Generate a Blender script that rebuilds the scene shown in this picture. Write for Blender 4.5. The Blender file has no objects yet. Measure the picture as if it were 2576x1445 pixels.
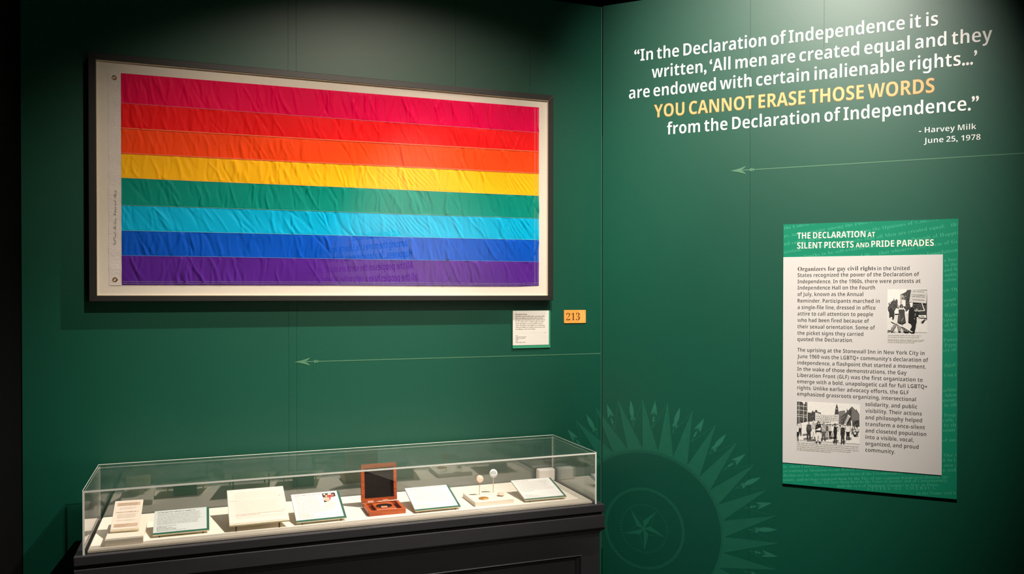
import bpy, bmesh, math, random
import numpy as np
from mathutils import Vector, Matrix

S = bpy.context.scene
COL = S.collection

# ------------------------------------------------------------------ camera, world, lights, exposure
cam = bpy.data.cameras.new('camera')
cam.sensor_fit = 'HORIZONTAL'; cam.sensor_width = 36.0
cam.lens = 2055.6 / 2576 * 36.0
cam.shift_y = 38.1 / 2576
cam.clip_start = 0.05
cob = bpy.data.objects.new('camera', cam); COL.objects.link(cob)
yaw, pitch, roll = 0.3607, -0.0097, 0.0004
fw = Vector((math.sin(yaw) * math.cos(pitch), math.cos(yaw) * math.cos(pitch), math.sin(pitch)))
rt0 = Vector((math.cos(yaw), -math.sin(yaw), 0)); up0 = rt0.cross(fw)
rt = rt0 * math.cos(roll) + up0 * math.sin(roll); up = up0 * math.cos(roll) - rt0 * math.sin(roll)
M = Matrix.Identity(4)
for i in range(3):
    M[i][0] = rt[i]; M[i][1] = up[i]; M[i][2] = -fw[i]
M[0][3], M[1][3], M[2][3] = -1.725, -3.3995, 1.6
cob.matrix_world = M
S.camera = cob

S.view_settings.view_transform = 'Standard'
S.view_settings.look = 'None'
S.view_settings.gamma = 1.0
S.view_settings.use_curve_mapping = False
S.view_settings.exposure = 0.0
S.cycles.use_denoising = True
S.cycles.max_bounces = 10
S.cycles.transparent_max_bounces = 24
S.cycles.sample_clamp_indirect = 6.0

W = bpy.data.worlds.new('world'); S.world = W; W.use_nodes = True
W.node_tree.nodes['Background'].inputs[0].default_value = (1.0, 0.95, 0.90, 1)
W.node_tree.nodes['Background'].inputs[1].default_value = 0.014

C45 = math.sqrt(0.5)


def spot(name, loc, aim, power, size, blend, color, radius=0.03):
    l = bpy.data.lights.new(name, 'SPOT')
    l.energy = power; l.spot_size = math.radians(size); l.spot_blend = blend
    l.color = color; l.shadow_soft_size = radius
    o = bpy.data.objects.new(name, l); COL.objects.link(o)
    o.location = loc
    o.rotation_euler = (Vector(aim) - Vector(loc)).to_track_quat('-Z', 'Y').to_euler()
    return o


def stretch(o, kx, ky=1.0):              # a spread lens: the beam is oval
    o.scale = (kx, ky, 1)


stretch(spot('flag_spotlight', (-0.65, -3.2, 4.35), (-1.05, 0, 1.86), 670, 25.5, 1.0, (1.0, 0.86, 0.71)), 1.85)
spot('case_spotlight', (0.53, -1.35, 4.35), (-1.46, -0.42, 0.78), 1600, 38.5, 1.0, (1.0, 0.92, 0.84))
stretch(spot('quote_spotlight', (1.2 * C45 - 2.8 * C45, -1.2 * C45 - 2.8 * C45, 4.35), (0.70 * C45, -0.70 * C45, 1.96), 1420, 36.5, 1.0, (1.0, 0.93, 0.83)), 1.0, 1.28)
spot('cabinet_fill_light', (-0.95, -5.2, 4.3), (-0.5, -0.5, 0.35), 360, 30, 1.0, (1.0, 0.93, 0.90))  # added fill behind the camera, brightens the cabinet front
spot('opposite_spotlight', (-2.3, -3.0, 4.3), (0.10, -4.1, 0.70), 1000, 60, 1.0, (1.0, 0.86, 0.68))


# ------------------------------------------------------------------ materials (all procedural)
def s2l(c):
    return tuple(((v / 255.0) / 12.92 if v / 255.0 <= 0.04045 else ((v / 255.0 + 0.055) / 1.055) ** 2.4) for v in c)


MATS = {}


def mat(name, rgb, rough=0.5, spec=0.5, metal=0.0, noise=None, bump=None, sheen=0.0, coat=0.0, srgb=True, trans=0.0):
    if name in MATS:
        return MATS[name]
    m = bpy.data.materials.new(name); m.use_nodes = True
    nt = m.node_tree; b = nt.nodes['Principled BSDF']
    c = s2l(rgb) if srgb else rgb
    b.inputs['Base Color'].default_value = (*c, 1)
    b.inputs['Roughness'].default_value = rough
    b.inputs['Specular IOR Level'].default_value = spec
    b.inputs['Metallic'].default_value = metal
    if sheen:
        b.inputs['Sheen Weight'].default_value = sheen
    if coat:
        b.inputs['Coat Weight'].default_value = coat
    if noise or bump:
        tc = nt.nodes.new('ShaderNodeTexCoord')
    if noise:                       # (scale, amount, stretch vector)
        mp = nt.nodes.new('ShaderNodeMapping'); mp.inputs['Scale'].default_value = noise[2]
        n = nt.nodes.new('ShaderNodeTexNoise'); n.inputs['Scale'].default_value = noise[0]; n.inputs['Detail'].default_value = 5
        mx = nt.nodes.new('ShaderNodeMix'); mx.data_type = 'RGBA'
        a = noise[1]
        mx.inputs[6].default_value = (*[v * (1 - a) for v in c], 1)
        mx.inputs[7].default_value = (*[min(1, v * (1 + a)) for v in c], 1)
        nt.links.new(tc.outputs['Object'], mp.inputs[0]); nt.links.new(mp.outputs[0], n.inputs['Vector'])
        nt.links.new(n.outputs['Fac'], mx.inputs[0]); nt.links.new(mx.outputs[2], b.inputs['Base Color'])
    if bump:                        # (scale, strength, distance, stretch vector)
        mp2 = nt.nodes.new('ShaderNodeMapping'); mp2.inputs['Scale'].default_value = bump[3]
        n2 = nt.nodes.new('ShaderNodeTexNoise'); n2.inputs['Scale'].default_value = bump[0]; n2.inputs['Detail'].default_value = 4
        bp = nt.nodes.new('ShaderNodeBump'); bp.inputs['Strength'].default_value = bump[1]; bp.inputs['Distance'].default_value = bump[2]
        nt.links.new(tc.outputs['Object'], mp2.inputs[0]); nt.links.new(mp2.outputs[0], n2.inputs['Vector'])
        nt.links.new(n2.outputs['Fac'], bp.inputs['Height']); nt.links.new(bp.outputs[0], b.inputs['Normal'])
    MATS[name] = m
    return m


def glass_mat(name, tint, ior=1.5, haze=0.0):
    m = bpy.data.materials.new(name); m.use_nodes = True
    nt = m.node_tree; nt.nodes.clear()
    o = nt.nodes.new('ShaderNodeOutputMaterial')
    t = nt.nodes.new('ShaderNodeBsdfTransparent'); t.inputs[0].default_value = (*tint, 1)
    g = nt.nodes.new('ShaderNodeBsdfGlossy'); g.inputs['Roughness'].default_value = 0.0; g.inputs[0].default_value = (1, 1, 1, 1)
    f = nt.nodes.new('ShaderNodeFresnel')
    # a pane does not bend the ray here, so both of its faces get the same outside-to-inside Fresnel term
    ge = nt.nodes.new('ShaderNodeNewGeometry'); io = nt.nodes.new('ShaderNodeMapRange')
    io.inputs[3].default_value = ior; io.inputs[4].default_value = 1.0 / ior
    nt.links.new(ge.outputs['Backfacing'], io.inputs[0]); nt.links.new(io.outputs[0], f.inputs[0])
    x = nt.nodes.new('ShaderNodeMixShader')
    nt.links.new(f.outputs[0], x.inputs[0]); nt.links.new(t.outputs[0], x.inputs[1]); nt.links.new(g.outputs[0], x.inputs[2])
    last = x
    if haze:                        # faint dust and smears on the pane
        d = nt.nodes.new('ShaderNodeBsdfDiffuse'); d.inputs[0].default_value = (0.8, 0.8, 0.75, 1)
        tc = nt.nodes.new('ShaderNodeTexCoord'); n = nt.nodes.new('ShaderNodeTexNoise'); n.inputs['Scale'].default_value = 9
        n.inputs['Detail'].default_value = 6
        mr = nt.nodes.new('ShaderNodeMapRange'); mr.inputs[1].default_value = 0.35; mr.inputs[2].default_value = 0.8
        mr.inputs[3].default_value = haze * 0.35; mr.inputs[4].default_value = haze * 1.6
        y = nt.nodes.new('ShaderNodeMixShader')
        nt.links.new(tc.outputs['Object'], n.inputs['Vector']); nt.links.new(n.outputs['Fac'], mr.inputs[0])
        nt.links.new(mr.outputs[0], y.inputs[0]); nt.links.new(x.outputs[0], y.inputs[1]); nt.links.new(d.outputs[0], y.inputs[2])
        last = y
    nt.links.new(last.outputs[0], o.inputs[0])
    return m


def wood_mat(name, dark, light, scale=14, stretch=(1, 12, 12), rough=0.35):
    m = bpy.data.materials.new(name); m.use_nodes = True
    nt = m.node_tree; b = nt.nodes['Principled BSDF']
    tc = nt.nodes.new('ShaderNodeTexCoord'); mp = nt.nodes.new('ShaderNodeMapping'); mp.inputs['Scale'].default_value = stretch
    n = nt.nodes.new('ShaderNodeTexNoise'); n.inputs['Scale'].default_value = scale; n.inputs['Detail'].default_value = 8
    r = nt.nodes.new('ShaderNodeValToRGB')
    r.color_ramp.elements[0].color = (*s2l(dark), 1); r.color_ramp.elements[1].color = (*s2l(light), 1)
    r.color_ramp.elements[0].position = 0.3; r.color_ramp.elements[1].position = 0.72
    nt.links.new(tc.outputs['Object'], mp.inputs[0]); nt.links.new(mp.outputs[0], n.inputs['Vector'])
    nt.links.new(n.outputs['Fac'], r.inputs[0]); nt.links.new(r.outputs[0], b.inputs['Base Color'])
    b.inputs['Roughness'].default_value = rough
    return m


ONE = (1, 1, 1)
M_GREEN = mat('green wall paint', (0.0012, 0.062, 0.036), 0.41, 0.52, noise=(5, 0.05, ONE), bump=(260, 0.06, 0.001, (1, 1, 0.35)), srgb=False)
M_GAP = mat('panel joint', (0.004, 0.05, 0.028), 0.9, 0.1, noise=(40, 0.3, ONE), srgb=False)
M_BLACKWALL = mat('black wall', (0.0012, 0.0012, 0.0012), 0.95, 0.05, noise=(20, 0.3, ONE), srgb=False)
M_CEIL = mat('dark ceiling', (0.004, 0.002, 0.0015), 0.95, 0.05, noise=(3, 0.6, (1, 6, 1)), srgb=False)
M_FLOOR = mat('dark carpet', (0.012, 0.012, 0.012), 0.95, 0.1, noise=(90, 0.5, ONE), bump=(300, 0.4, 0.004, ONE), srgb=False)
M_WHITEWALL = mat('pale painted wall', (0.60, 0.63, 0.58), 0.7, 0.2, noise=(6, 0.04, ONE), srgb=False)
M_CORNERLIT = mat('corner catch light green', (0.035, 0.16, 0.10), 0.35, 0.5, noise=(30, 0.1, ONE), srgb=False)  # paler than the walls: catch light on the wall edge put into the colour
M_EMBLEM = mat('emblem paint', (0.006, 0.090, 0.054), 0.42, 0.5, noise=(25, 0.08, ONE), srgb=False)
M_EMBLEM2 = mat('emblem highlight paint', (0.014, 0.122, 0.076), 0.42, 0.5, noise=(25, 0.08, ONE), srgb=False)
M_ARROW = mat('arrow paint', (0.060, 0.175, 0.095), 0.5, 0.5, noise=(25, 0.06, ONE), srgb=False)
M_WHITE = mat('white vinyl', (0.86, 0.84, 0.82), 0.5, 0.3, noise=(60, 0.02, ONE), srgb=False)
M_GOLD = mat('gold vinyl', (0.78, 0.36, 0.14), 0.45, 0.4, noise=(60, 0.03, ONE), srgb=False)
M_GOLDEDGE = mat('orange vinyl edge', (0.62, 0.26, 0.05), 0.45, 0.4, noise=(60, 0.03, ONE), srgb=False)
M_FRAME = mat('black stained wood', (0.016, 0.014, 0.012), 0.42, 0.45, noise=(8, 0.25, (1, 10, 30)), bump=(60, 0.12, 0.001, (0.4, 8, 20)), srgb=False)
M_MATB = mat('cream mat board', (0.73, 0.67, 0.58), 0.9, 0.15, noise=(70, 0.02, ONE), srgb=False)
M_SPACER = mat('olive spacer', (0.68, 0.60, 0.42), 0.8, 0.2, noise=(40, 0.08, ONE), srgb=False)
M_CANVAS = mat('white canvas', (0.72, 0.66, 0.62), 0.85, 0.2, noise=(40, 0.05, ONE), bump=(90, 0.5, 0.003, (1, 1, 1.6)), srgb=False)
M_BRASS = mat('aged brass', (0.30, 0.20, 0.10), 0.35, 0.5, 1.0, noise=(60, 0.2, ONE), srgb=False)
M_INK = mat('dark ink', (0.022, 0.019, 0.012), 0.7, 0.2, noise=(80, 0.1, ONE), srgb=False)
M_INKSOFT = mat('grey small print', (0.24, 0.22, 0.17), 0.7, 0.2, noise=(80, 0.1, ONE), srgb=False)
M_INKBROWN = mat('brown small print', (0.46, 0.33, 0.22), 0.7, 0.2, noise=(80, 0.1, ONE), srgb=False)
M_INKFAINT = mat('faint typed print', (0.66, 0.54, 0.42), 0.7, 0.2, noise=(80, 0.06, ONE), srgb=False)
M_PAPER = mat('white card', (0.78, 0.76, 0.725), 0.75, 0.25, noise=(30, 0.012, ONE), srgb=False)
M_PAPERGREY = mat('pale blue white card', (0.60, 0.625, 0.60), 0.75, 0.25, noise=(30, 0.012, ONE), srgb=False)
M_PAPERWARM = mat('aged paper', (0.84, 0.72, 0.60), 0.85, 0.15, noise=(14, 0.03, ONE), srgb=False)
M_PAPERBAND = mat('tinted band', (0.62, 0.45, 0.32), 0.85, 0.15, noise=(14, 0.05, ONE), srgb=False)
M_BOARD = mat('bright green board', (0.002, 0.190, 0.105), 0.6, 0.2, noise=(12, 0.05, ONE), srgb=False)
M_SCRIPT = mat('pale green script', (0.045, 0.315, 0.19), 0.6, 0.2, noise=(300, 0.30, ONE), srgb=False)
M_CARDGREEN = mat('label border green', (0.02, 0.115, 0.07), 0.5, 0.4, noise=(30, 0.06, ONE), srgb=False)
M_CARDGREEN2 = mat('light label border green', (0.03, 0.26, 0.14), 0.5, 0.4, noise=(30, 0.06, ONE), srgb=False)
M_CORE = mat('cream foam core', (0.80, 0.72, 0.52), 0.8, 0.2, noise=(60, 0.04, ONE), srgb=False)
M_HEADTXT = mat('cream heading', (0.86, 0.74, 0.62), 0.55, 0.3, noise=(60, 0.02, ONE), srgb=False)
M_ORANGE = mat('orange plate', (0.90, 0.33, 0.06), 0.4, 0.45, noise=(20, 0.03, ONE), srgb=False)
M_ORANGE2 = mat('pale orange arcs', (0.95, 0.45, 0.13), 0.4, 0.45, noise=(20, 0.03, ONE), srgb=False)
M_CABINET = mat('black painted wood', (0.028, 0.027, 0.030), 0.42, 0.5, noise=(6, 0.15, (1, 6, 6)), bump=(40, 0.10, 0.001, (0.5, 6, 12)), srgb=False)
M_DECK = mat('white painted deck', (0.86, 0.765, 0.65), 0.6, 0.3, noise=(10, 0.015, ONE), srgb=False)
M_BLOCK = mat('white riser paint', (0.84, 0.745, 0.62), 0.6, 0.3, noise=(10, 0.015, ONE), srgb=False)
M_PEG = mat('dark bronze peg', (0.06, 0.045, 0.025), 0.4, 0.5, 0.6, noise=(60, 0.2, ONE), srgb=False)
M_EDGEGLOW = mat('glass edge glow', (0.84, 0.84, 0.74), 0.3, 0.5, noise=(50, 0.04, ONE), srgb=False)  # opaque pale colour stands in for light glowing in the glass edges
M_GASKET = mat('dark gasket', (0.014, 0.011, 0.008), 0.8, 0.1, noise=(50, 0.2, ONE), srgb=False)
M_PLASTIC = mat('white plastic', (0.82, 0.76, 0.70), 0.45, 0.4, noise=(20, 0.01, ONE), srgb=False)
M_VELVET = mat('black velvet', (0.012, 0.008, 0.007), 0.95, 0.1, noise=(60, 0.4, ONE), bump=(220, 0.5, 0.002, ONE), srgb=False)
M_HINGE = mat('polished hinge', (0.9, 0.8, 0.62), 0.35, 0.5, 0.6, noise=(60, 0.05, ONE), srgb=False)
M_BADGEGOLD = mat('gold badge', (0.72, 0.36, 0.06), 0.35, 0.5, 0.5, noise=(150, 0.25, ONE), srgb=False)
M_BADGEPINK = mat('pale pink badge', (0.72, 0.52, 0.40), 0.35, 0.5, noise=(80, 0.12, ONE), srgb=False)
M_BADGEWHITE = mat('white button face', (0.82, 0.83, 0.80), 0.35, 0.5, noise=(60, 0.02, ONE), srgb=False)
M_BADGEPEACH = mat('peach button face', (0.86, 0.72, 0.60), 0.35, 0.5, noise=(60, 0.04, ONE), srgb=False)
M_BADGERIM = mat('orange button rim', (0.70, 0.33, 0.14), 0.35, 0.5, noise=(60, 0.04, ONE), srgb=False)
M_STEM = mat('cream pin stem', (0.80, 0.68, 0.50), 0.4, 0.5, noise=(60, 0.04, ONE), srgb=False)
M_WOOD = wood_mat('cherry wood', (148, 58, 18), (214, 104, 46))
M_WOODDARK = wood_mat('dark cherry recess', (74, 24, 8), (112, 42, 16))
M_WOODTAG = mat('pinkish tag', (0.62, 0.30, 0.17), 0.6, 0.3, noise=(60, 0.08, ONE), srgb=False)
G_CASE = glass_mat('case glass', (0.985, 0.988, 0.982), 2.0, haze=0.008)
G_END = glass_mat('case end glass', (0.985, 0.988, 0.982), 2.5, haze=0.008)
G_TOP = glass_mat('case top glass', (0.985, 0.988, 0.982), 1.45, haze=0.008)
G_FRAME = glass_mat('frame glazing', (0.99, 0.99, 0.99), 1.52)
G_STAND = glass_mat('clear stand', (0.95, 0.96, 0.94), 1.49, haze=0.02)


def grey(v):
    v = max(0.0, min(1.0, v))
    return mat('photo grey %d' % round(v * 100), (v * 255, v * 250, v * 243), 0.55, 0.3, noise=(90, 0.10, ONE))


# ------------------------------------------------------------------ geometry helpers
class Frame:
    def __init__(s, o, u, v):
        s.o = Vector(o); s.u = Vector(u).normalized(); s.v = Vector(v).normalized(); s.n = s.u.cross(s.v)

    def p(s, a, b, c=0.0):
        return s.o + s.u * a + s.v * b + s.n * c


WL = Frame((0, 0, 0), (1, 0, 0), (0, 0, 1))              # flag wall
WR = Frame((0, 0, 0), (C45, -C45, 0), (0, 0, 1))         # quotation wall
XY = Frame((0, 0, 0), (1, 0, 0), (0, 1, 0))


class MB:
    def __init__(s):
        s.v = []; s.f = []; s.m = []; s.sm = []

    def poly(s, pts, mi=0, smooth=False):
        b = len(s.v); s.v += [tuple(p) for p in pts]; s.f.append(tuple(range(b, b + len(pts)))); s.m.append(mi); s.sm.append(smooth)
        return s

    def quad(s, fr, a0, a1, b0, b1, c=0.0, mi=0):
        return s.poly([fr.p(a0, b0, c), fr.p(a1, b0, c), fr.p(a1, b1, c), fr.p(a0, b1, c)], mi)

    def box(s, fr, a0, a1, b0, b1, c0, c1, mi=0, faces=None):
        P = [fr.p(a, b, c) for c in (c0, c1) for b in (b0, b1) for a in (a0, a1)]
        F = {'back': (0, 2, 3, 1), 'front': (4, 5, 7, 6), 'bottom': (0, 1, 5, 4), 'top': (2, 6, 7, 3), 'left': (0, 4, 6, 2), 'right': (1, 3, 7, 5)}
        k = len(s.v); s.v += [tuple(p) for p in P]
        for nme, f in F.items():
            s.f.append(tuple(k + i for i in f)); s.m.append(faces.get(nme, mi) if faces else mi); s.sm.append(False)
        return s

    def wbox(s, x0, x1, y0, y1, z0, z1, mi=0):
        return s.box(XY, x0, x1, y0, y1, z0, z1, mi)

    def line(s, fr, a, b, w, c=0.0, mi=0):
        ax, ay = a; bx, by = b
        d = math.hypot(bx - ax, by - ay) or 1; nx, ny = -(by - ay) / d * w / 2, (bx - ax) / d * w / 2
        return s.poly([fr.p(ax - nx, ay - ny, c), fr.p(bx - nx, by - ny, c), fr.p(bx + nx, by + ny, c), fr.p(ax + nx, ay + ny, c)], mi)

    def disc(s, fr, a, b, r, c=0.0, n=32, mi=0, ry=None):
        ry = ry or r
        return s.poly([fr.p(a + r * math.cos(2 * math.pi * i / n), b + ry * math.sin(2 * math.pi * i / n), c) for i in range(n)], mi)

    def lathe(s, fr, a, b, prof, n=32, mi=0):               # prof: (radius, height along the frame's normal)
        rings = []
        for (r, h) in prof:
            k = len(s.v)
            s.v += [tuple(fr.p(a + r * math.cos(2 * math.pi * i / n), b + r * math.sin(2 * math.pi * i / n), h)) for i in range(n)]
            rings.append(k)
        for q in range(len(rings) - 1):
            for i in range(n):
                j = (i + 1) % n
                s.f.append((rings[q] + i, rings[q] + j, rings[q + 1] + j, rings[q + 1] + i)); s.m.append(mi); s.sm.append(True)
        s.f.append(tuple(rings[-1] + i for i in range(n))); s.m.append(mi); s.sm.append(False)
        s.f.append(tuple(rings[0] + i for i in reversed(range(n)))); s.m.append(mi); s.sm.append(False)
        return s

    def tube(s, p0, p1, r, n=10, mi=0):
        p0 = Vector(p0); p1 = Vector(p1); d = (p1 - p0)
        z = d.normalized(); x = z.orthogonal().normalized(); y = z.cross(x)
        fr = Frame(p0, x, y)
        return s.lathe(fr, 0, 0, [(r, 0), (r, d.length)], n, mi)

    def build(s, name, mats, parent=None, bevel=0.0, segs=2):
        off = Vector((0, 0, 0)); q = parent
        while q is not None:
            off += Vector(q.location); q = q.parent
        me = bpy.data.meshes.new(name)
        me.from_pydata([tuple(Vector(p) - off) for p in s.v], [], s.f)
        for m in (mats if isinstance(mats, (list, tuple)) else [mats]):
            me.materials.append(m)
        for i, p in enumerate(me.polygons):
            p.material_index = s.m[i]; p.use_smooth = s.sm[i]
        me.update()
        o = bpy.data.objects.new(name, me); COL.objects.link(o)
        if parent is not None:
            o.parent = parent
        if bevel:
            bm = bmesh.new(); bm.from_mesh(me); bmesh.ops.remove_doubles(bm, verts=bm.verts, dist=1e-6); bm.to_mesh(me); bm.free()
            b = o.modifiers.new('bevel', 'BEVEL'); b.width = bevel; b.segments = segs; b.limit_method = 'ANGLE'; b.harden_normals = False
        return o


def tag(o, label=None, cat=None, group=None, kind=None):
    if label: o['label'] = label
    if cat: o['category'] = cat
    if group: o['group'] = group
    if kind: o['kind'] = kind
    return o


def thing(name, loc, label, cat, group=None):
    o = bpy.data.objects.new(name, None); COL.objects.link(o)
    o.location = loc; o.empty_display_size = 0.05
    return tag(o, label, cat, group)


# ------------------------------------------------------------------ lettering
def mapped(s, U, L, D=None):
    r = ''
    for ch in s:
        if 'A' <= ch <= 'Z': r += chr(U + ord(ch) - 65)
        elif 'a' <= ch <= 'z': r += chr(L + ord(ch) - 97)
        elif D and '0' <= ch <= '9': r += chr(D + ord(ch) - 48)
        else: r += ch
    return r


STY = {'sans': (None, 0.0), 'quote': ((0x1D5D4, 0x1D5EE, 0x1D7EC), -0.011), 'head': ((0x1D5D4, 0x1D5EE, 0x1D7EC), -0.006), 'gold': ((0x1D5D4, 0x1D5EE, 0x1D7EC), -0.010), 'bold': ((0x1D5D4, 0x1D5EE, 0x1D7EC), -0.017),
       'body': ((0x1D5D4, 0x1D5EE, 0x1D7EC), -0.014), 'body_dot': (None, 0.004), 'serifb': ((0x1D400, 0x1D41A, 0x1D7CE), -0.004), 'serif': ((0x1D400, 0x1D41A, 0x1D7CE), -0.016), 'period': ((0x1D400, 0x1D41A, 0x1D7CE), -0.007), 'quote_dot': (None, 0.020), 'bold_dot': (None, 0.012),
       'script': ((0x1D49C - 0, 0x1D4B6, None), 0.0), 'hand': ((0x1D4D0, 0x1D4EA, None), -0.018), 'goldfat': ((0x1D5D4, 0x1D5EE, 0x1D7EC), 0.002)}
GC = {}
WORDSP = {'quote': 0.62, 'quote_dot': 0.62, 'gold': 0.62, 'goldfat': 0.62, 'head': 0.7, 'bold': 0.8}


PUNCT = '\u201c\u201d\u2018\u2019.,-+()'
DOTS = {'body': 'body_dot', 'quote': 'quote_dot', 'bold': 'bold_dot'}
ADV = {}


def glyphs(text, style, spacing=1.0, res=4):
    """lettering as flat polygons; stops and quotation marks are cut a little fatter than the letters"""
    if style not in DOTS:
        return glyph_run(text, style, spacing, res)
    runs = []
    for ch in text:
        if ch == ' ' and runs: runs[-1][1] += ch; continue
        k = ch in PUNCT
        if runs and runs[-1][0] == k: runs[-1][1] += ch
        else: runs.append([k, ch])
    V = []; F = []; x = 0.0
    edge = lambda t, st: max(p[0] for p in glyph_run(t, st, spacing, 2)[0])
    for k, t in runs:
        st = DOTS[style] if k else style
        v, f = glyph_run(t.rstrip(), st, spacing, res)
        b = len(V); V += [(p[0] + x, p[1]) for p in v]; F += [tuple(b + i for i in q) for q in f]
        x += edge('H' + t + 'H', st) - edge('HH', st) + (0.012 if k else 0.0)
    return V, F


def glyph_run(text, style, spacing=1.0, res=4):
    mp, offs = STY[style]
    t = mapped(text, *mp) if mp else text
    cu = bpy.data.curves.new('lettering', 'FONT'); cu.body = t; cu.size = 1; cu.offset = offs; cu.resolution_u = res
    cu.space_character = spacing; cu.space_word = WORDSP.get(style, 1.0)
    o = bpy.data.objects.new('lettering', cu); COL.objects.link(o)
    bpy.context.view_layer.update()
    dg = bpy.context.evaluated_depsgraph_get()
    me = o.evaluated_get(dg).to_mesh()
    v = [(p.co.x, p.co.y) for p in me.vertices]; f = [tuple(p.vertices) for p in me.polygons]
    o.evaluated_get(dg).to_mesh_clear()
    bpy.data.objects.remove(o); bpy.data.curves.remove(cu)
    return v, f


def caph(style):
    if style not in GC:
        v, f = glyphs('H', style)
        GC[style] = max(p[1] for p in v)
    return GC[style]


def text_mesh(mb, fr, text, style, a0, a1, b, cap, c, mi=0, spacing=1.0, res=4, rot=0.0, pivot=None, clip=None):
    v, f = glyphs(text, style, spacing, res)
    if not v: return
    x0 = min(p[0] for p in v); x1 = max(p[0] for p in v)
    ky = cap / caph(style)
    kx = (a1 - a0) / (x1 - x0) if a1 is not None else ky * 0.95
    P = []
    for (x, y) in v:
        a = (x - x0) * kx; bb = y * ky
        if rot:
            a, bb = a * math.cos(rot) - bb * math.sin(rot), a * math.sin(rot) + bb * math.cos(rot)
        P.append((a0 + a, b + bb))
    k = len(mb.v)
    mb.v += [tuple(fr.p(a, bb, c)) for (a, bb) in P]
    for q in f:
        # keep the winding towards the frame's normal
        ar = sum(P[q[i]][0] * P[q[(i + 1) % len(q)]][1] - P[q[(i + 1) % len(q)]][0] * P[q[i]][1] for i in range(len(q)))
        if clip:
            ca = sum(P[i][0] for i in q) / len(q); cb = sum(P[i][1] for i in q) / len(q)
            if not clip(ca, cb) or not all(clip(*P[i]) for i in q): continue
        qq = q if ar > 0 else tuple(reversed(q))
        mb.f.append(tuple(k + i for i in qq)); mb.m.append(mi); mb.sm.append(False)


def dashes(mb, fr, rnd, a0, a1, b, h, c, mi=0):
    """one line of print too small to read: word-long runs of little strokes"""
    x = a0
    while x < a1 - h:
        w = rnd.uniform(1.6, 5.5) * h
        w = min(w, a1 - x)
        xx = x
        while xx < x + w - 0.3 * h:
            cw = rnd.uniform(0.45, 0.75) * h
            cw = min(cw, x + w - xx)
            hh = h * (1.0 if rnd.random() < 0.3 else 0.68); dd = -0.3 * h if rnd.random() < 0.12 else 0
            mb.quad(fr, xx, xx + cw * 0.80, b + dd, b + hh, c, mi)
            xx += cw
        x += w + 0.42 * h


# ------------------------------------------------------------------ the setting
WALL_TOP = 2.928


def wall(name, fr, seams, upper, zs, a0, a1, top, gap=0.0008):
    """panelled wall: full-height joints, and joints that only start at zs"""
    mb = MB()
    for z0, z1, cs in ((0.0, zs, seams), (zs, top, sorted(seams + upper))):
        cuts = [a0] + cs + [a1]
        for i in range(len(cuts) - 1):
            l = cuts[i] + (gap / 2 if i else 0); r = cuts[i + 1] - (gap / 2 if i < len(cuts) - 2 else 0)
            mb.box(fr, l, r, z0, z1, -0.018, 0.0, 0)
    mb.box(fr, a0, a1, 0.0, top - 0.002, -0.12, -0.0182, 1)
    o = mb.build(name, [M_GREEN, M_GAP])
    return tag(o, kind='structure')


wall('wall_back', WL, [-1.4052, -1.3738], [-0.7038, -0.3578], 2.0, -2.3425, 0.0, WALL_TOP)
wall('wall_right', WR, [0.667], [0.9624], 2.62, 0.0060, 3.1, WALL_TOP + 0.004)
mb = MB(); mb.box(WL, -0.0010, 0.0014, 0.0, WALL_TOP, -0.01, 0.0016)
tag(mb.build('corner_glint_1', M_CORNERLIT, bevel=0.0008), kind='structure')  # thin strip painted as the bright sliver along the wall edge
mb = MB(); mb.wbox(-2.46, -2.346, -1.25, 0.1, 0, 3.6)
tag(mb.build('wall_left', M_BLACKWALL), kind='structure')
mb = MB(); mb.wbox(-4.5, 3.2, -8.2, 1.2, -0.1, 0.0)
tag(mb.build('floor', M_FLOOR), kind='structure')
mb = MB(); mb.wbox(-9, 9, -8.2, 11, 4.7, 4.8)
for k in range(18):
    mb.wbox(-9, 9, -7.6 + k, -7.48 + k, 4.5, 4.7)
tag(mb.build('ceiling', M_CEIL), kind='structure')

# ------------------------------------------------------------------ framed flag
FX0, FX1, FZ0, FZ1 = -2.1185, -0.2642, 1.5727, 2.4868
OX0, OX1, OZ0, OZ1 = -2.0925, -0.2901, 1.5941, 2.4614
FD = 0.05
t = thing('picture_frame', ((FX0 + FX1) / 2, 0, FZ0), 'wide black wooden frame with cream mat and glass hanging around the rainbow flag', 'frame')


def bar(o1, o2, i1, i2):
    mb = MB()
    a, b, c, d = o1, o2, i2, i1
    f = [WL.p(*p, FD) for p in (a, b, c, d)]; k = [WL.p(*p, 0.0) for p in (a, b, c, d)]
    mb.poly(f); mb.poly(list(reversed(k)))
    for i in range(4):
        j = (i + 1) % 4
        mb.poly([f[i], k[i], k[j], f[j]])
    return mb


OO = [(FX0, FZ0), (FX1, FZ0), (FX1, FZ1), (FX0, FZ1)]; II = [(OX0, OZ0), (OX1, OZ0), (OX1, OZ1), (OX0, OZ1)]
for i in range(4):
    bar(OO[i], OO[(i + 1) % 4], II[i], II[(i + 1) % 4]).build('frame_bar', M_FRAME, t, bevel=0.0015)
mb = MB(); mb.box(WL, OX0 - 0.006, OX1 + 0.006, OZ0 - 0.006, OZ1 + 0.006, 0.004, 0.040)
mb.build('mat', M_MATB, t)
mb = MB()
mb.box(WL, OX0, OX1, OZ1 - 0.0012, OZ1 - 0.0002, 0.0402, 0.0484); mb.box(WL, OX0, OX1, OZ0 + 0.0002, OZ0 + 0.0012, 0.0402, 0.0484)
mb.box(WL, OX0 + 0.0002, OX0 + 0.0012, OZ0 + 0.0014, OZ1 - 0.0014, 0.0402, 0.0484); mb.box(WL, OX1 - 0.0012, OX1 - 0.0002, OZ0 + 0.0014, OZ1 - 0.0014, 0.0402, 0.0484)
mb.build('spacer', M_SPACER, t)
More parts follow.
